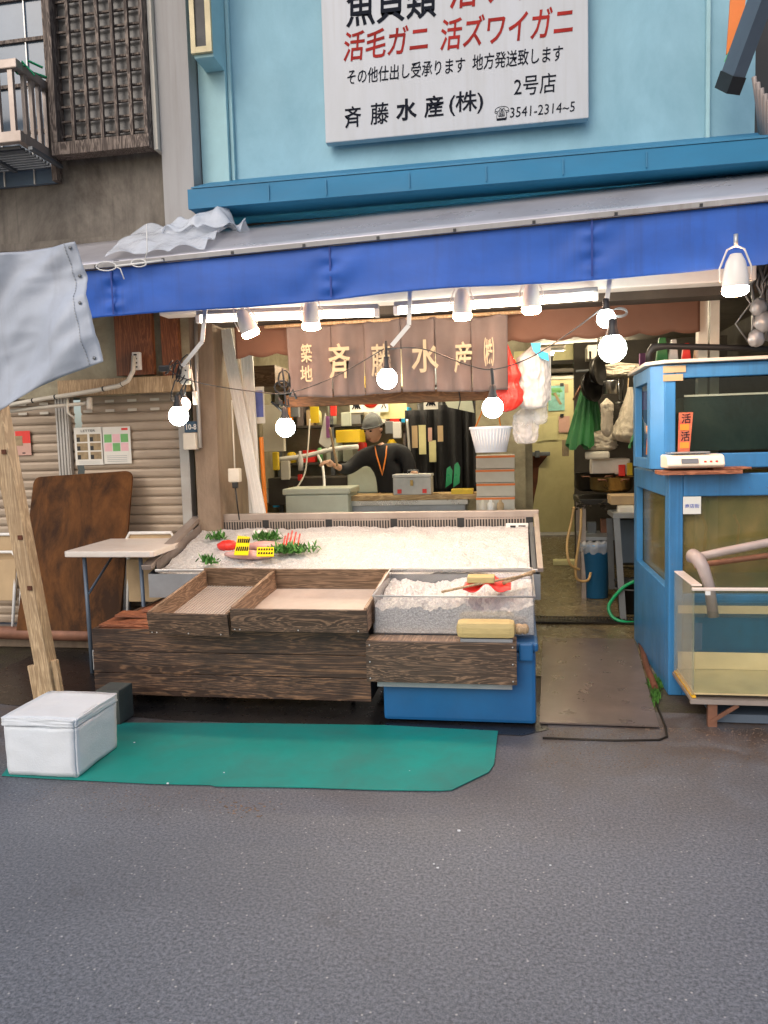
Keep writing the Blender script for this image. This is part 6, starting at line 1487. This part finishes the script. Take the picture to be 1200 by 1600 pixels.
# clothes grown a little over the body
def shell(name, idx, grow, m, over=None):
    mp = {j: i for i, j in enumerate(idx)}
    vv = [V_[j] for j in idx]; ee = [(mp[a], mp[b]) for a, b in E_ if a in mp and b in mp]
    rd = [tuple(q*grow+.004 for q in (Rd[j] if isinstance(Rd[j], tuple) else (Rd[j], Rd[j]))) for j in idx]
    if over: vv, ee, rd = over(vv, ee, rd)
    return skin_obj(name, vv, ee, rd, m, person)
def sw(vv, ee, rd):
    for k in (8, 12): pass
    return vv, ee, rd
V_s = [hip, Vector((-1.15, PY+.01, 1.12)), chest, neckb, shL, (shL+elL)/2, elL, elL+(haL-elL)*.62, shR, (shR+elR)/2, elR, elR+(haR-elR)*.62]
skin_obj('sweater', V_s, [(0, 1), (1, 2), (2, 3), (3, 4), (4, 5), (5, 6), (6, 7), (3, 8), (8, 9), (9, 10), (10, 11)],
    [(.175, .135), (.15, .115), (.18, .13), (.095, .09), .088, .072, .064, .052, .085, .072, .064, .052], 'sweater', person)
shell('trousers', [0, 15, 16, 17, 19, 20, 21], 1.14, 'jeans')
# head
def headf(u, v):
    th = math.pi*v; ph = 2*math.pi*u
    x, y, z = math.sin(th)*math.cos(ph), math.sin(th)*math.sin(ph), math.cos(th)
    r = 1.0
    X = x*.078*(1-.18*max(0, -z)); Yy = y*.098; Z = z*.122
    if y < 0:
        f_ = -y
        nose = math.exp(-(x/.16)**2-((z+.10)/.20)**2)*.024*f_
        brow = math.exp(-(x/.6)**2-((z-.22)/.10)**2)*.006
        eyes = -(math.exp(-((abs(x)-.38)/.16)**2-((z-.06)/.12)**2))*.010
        lips = math.exp(-(x/.3)**2-((z+.48)/.08)**2)*.007; chin = math.exp(-(x/.3)**2-((z+.78)/.15)**2)*.010
        Yy -= nose+brow+eyes+lips+chin
    return Vector((X, Yy, Z))
HR = Matrix.Translation(head) @ Matrix.Rotation(R(-24), 4, 'Z') @ Matrix.Rotation(R(16), 4, 'X')
mb = MB().grid(headf, 48, 36); mb.xf(HR); mb.build('head', 'skin', person)
for s in (-1, 1):
    mb = MB(); mb.lathe([(0, -.010), (.014, -.006), (.020, 0), (.014, .008), (0, .006)], (0, 0, 0), 12, 1, 1.5); mb.xf(HR @ Matrix.Translation((s*.080, .005, -.005)) @ Matrix.Rotation(R(90), 4, 'Y')); mb.build('ear', 'skin', person)
    mb = MB(); mb.lathe([(0, -.007), (.012, -.003), (.014, 0), (.011, .005), (0, .008)], (0, 0, 0), 10, 1, .6); mb.xf(HR @ Matrix.Translation((s*.030, -.088, .010)) @ Matrix.Rotation(R(90), 4, 'X') @ Matrix.Rotation(R(90), 4, 'Z') @ Matrix.Rotation(R(90), 4, 'Z')); mb.build('eye', 'ink', person)
    mb = MB(); mb.bar((s*.014, -.108, .030), (s*.048, -.094, .036), .007, .009); mb.xf(HR); mb.build('eyebrow', 'hair', person)
mb = MB(); mb.bar((-.026, -.104, -.060), (.026, -.104, -.060), .010, .009); mb.xf(HR); mb.build('lip', mat('lips', (.4, .16, .13), .5), person)
mb = MB().grid(lambda u, v: headf(u, .26+.40*v)*1.04+Vector((0, .010, 0)) if False else Vector((headf(u, .2+.42*v).x*1.05, abs(headf(u, .2+.42*v).y)*1.06+.004, headf(u, .2+.42*v).z)), 40, 16); mb.xf(HR); mb.build('hair', 'hair', person)
mb = MB().grid(lambda u, v: Vector((headf(u, .5*v).x, (.5-.5)*0+math.sin(math.pi*.5*v)*math.sin(2*math.pi*u)*.098, math.cos(math.pi*.46*v)*.122))*1.10+Vector((.004*N(u*7, v*5), .018*(1-v)+.005*N(u*9, v*6), .014+.008*(1-v)+.006*N(u*5, v*7, 3))), 40, 16); mb.xf(HR)
mb.build('beanie', 'beanie', person, solid=.006)
mb = MB()
ring = [HR @ Vector((math.cos(a_)*.090, math.sin(a_)*.112, .040)) for a_ in [2*math.pi*k/30 for k in range(31)]]; mb.tube(ring, .006, 8); mb.build('beanie_cuff', 'beanie', person)
# lanyard
ln = [Vector((-1.27, PY-.05, 1.50)), Vector((-1.245, PY-.125, 1.42)), Vector((-1.205, PY-.165, 1.30)), Vector((-1.19, PY-.162, 1.235)), Vector((-1.175, PY-.165, 1.30)), Vector((-1.155, PY-.125, 1.42)), Vector((-1.16, PY-.05, 1.50))]
ln = [q+Vector((0, -.035, 0)) for q in ln]; mb = MB(); mb.tube(ln, .007, 6); mb.build('lanyard', 'orange', person)
# hands with separate fingers
def hand(base, d, up, side, curl, nm='hand'):
    d = d.normalized(); x = d.cross(up).normalized(); n_ = x.cross(d).normalized()
    vs = [base, base+d*.035, base+d*.075]; ed = [(0, 1), (1, 2)]; rd = [(.020, .026), (.014, .036), (.012, .040)]
    palm_end = 2
    for k, (off, ln_) in enumerate(((-.030, .070), (-.010, .080), (.011, .076), (.031, .060))):
        p = base+d*.078+x*off; i0 = len(vs); vs.append(p); rd.append((.0095, .0095)); ed.append((palm_end, i0)); dd = d.copy()
        for s_ in range(3):
            dd = (dd-n_*curl*(.5+.2*s_)).normalized(); p = p+dd*ln_/3; vs.append(p); rd.append((.0088-.001*s_,)*2); ed.append((len(vs)-2, len(vs)-1))
    p = base+d*.025+x*side*.030; i0 = len(vs); vs.append(p); rd.append((.012, .012)); ed.append((1, i0)); dd = (d*.6+x*side*.8-n_*.3).normalized()
    for s_ in range(2): p = p+dd*.030; vs.append(p); rd.append((.010-.001*s_,)*2); ed.append((len(vs)-2, len(vs)-1)); dd = (dd-n_*.3+d*.4).normalized()
    return skin_obj(nm, vs, ed, rd, 'skin', person, 1)
hand(haL-(haL-elL).normalized()*.01, Vector((-.55, -.4, .25)), Vector((0, -.2, 1)), 1, .9)
hand(haR-Vector((0, 0, 0)), Vector((.25, -.55, -.25)), Vector((0, 0, 1)), -1, .35)
wire('wooden_stick', 'pale wooden stick held up in the hand of the person', [at(515, 668, Y=6.8), at(521, 700, Y=6.8), at(527, 728, Y=6.8)], .011, 'timber', 'stick')
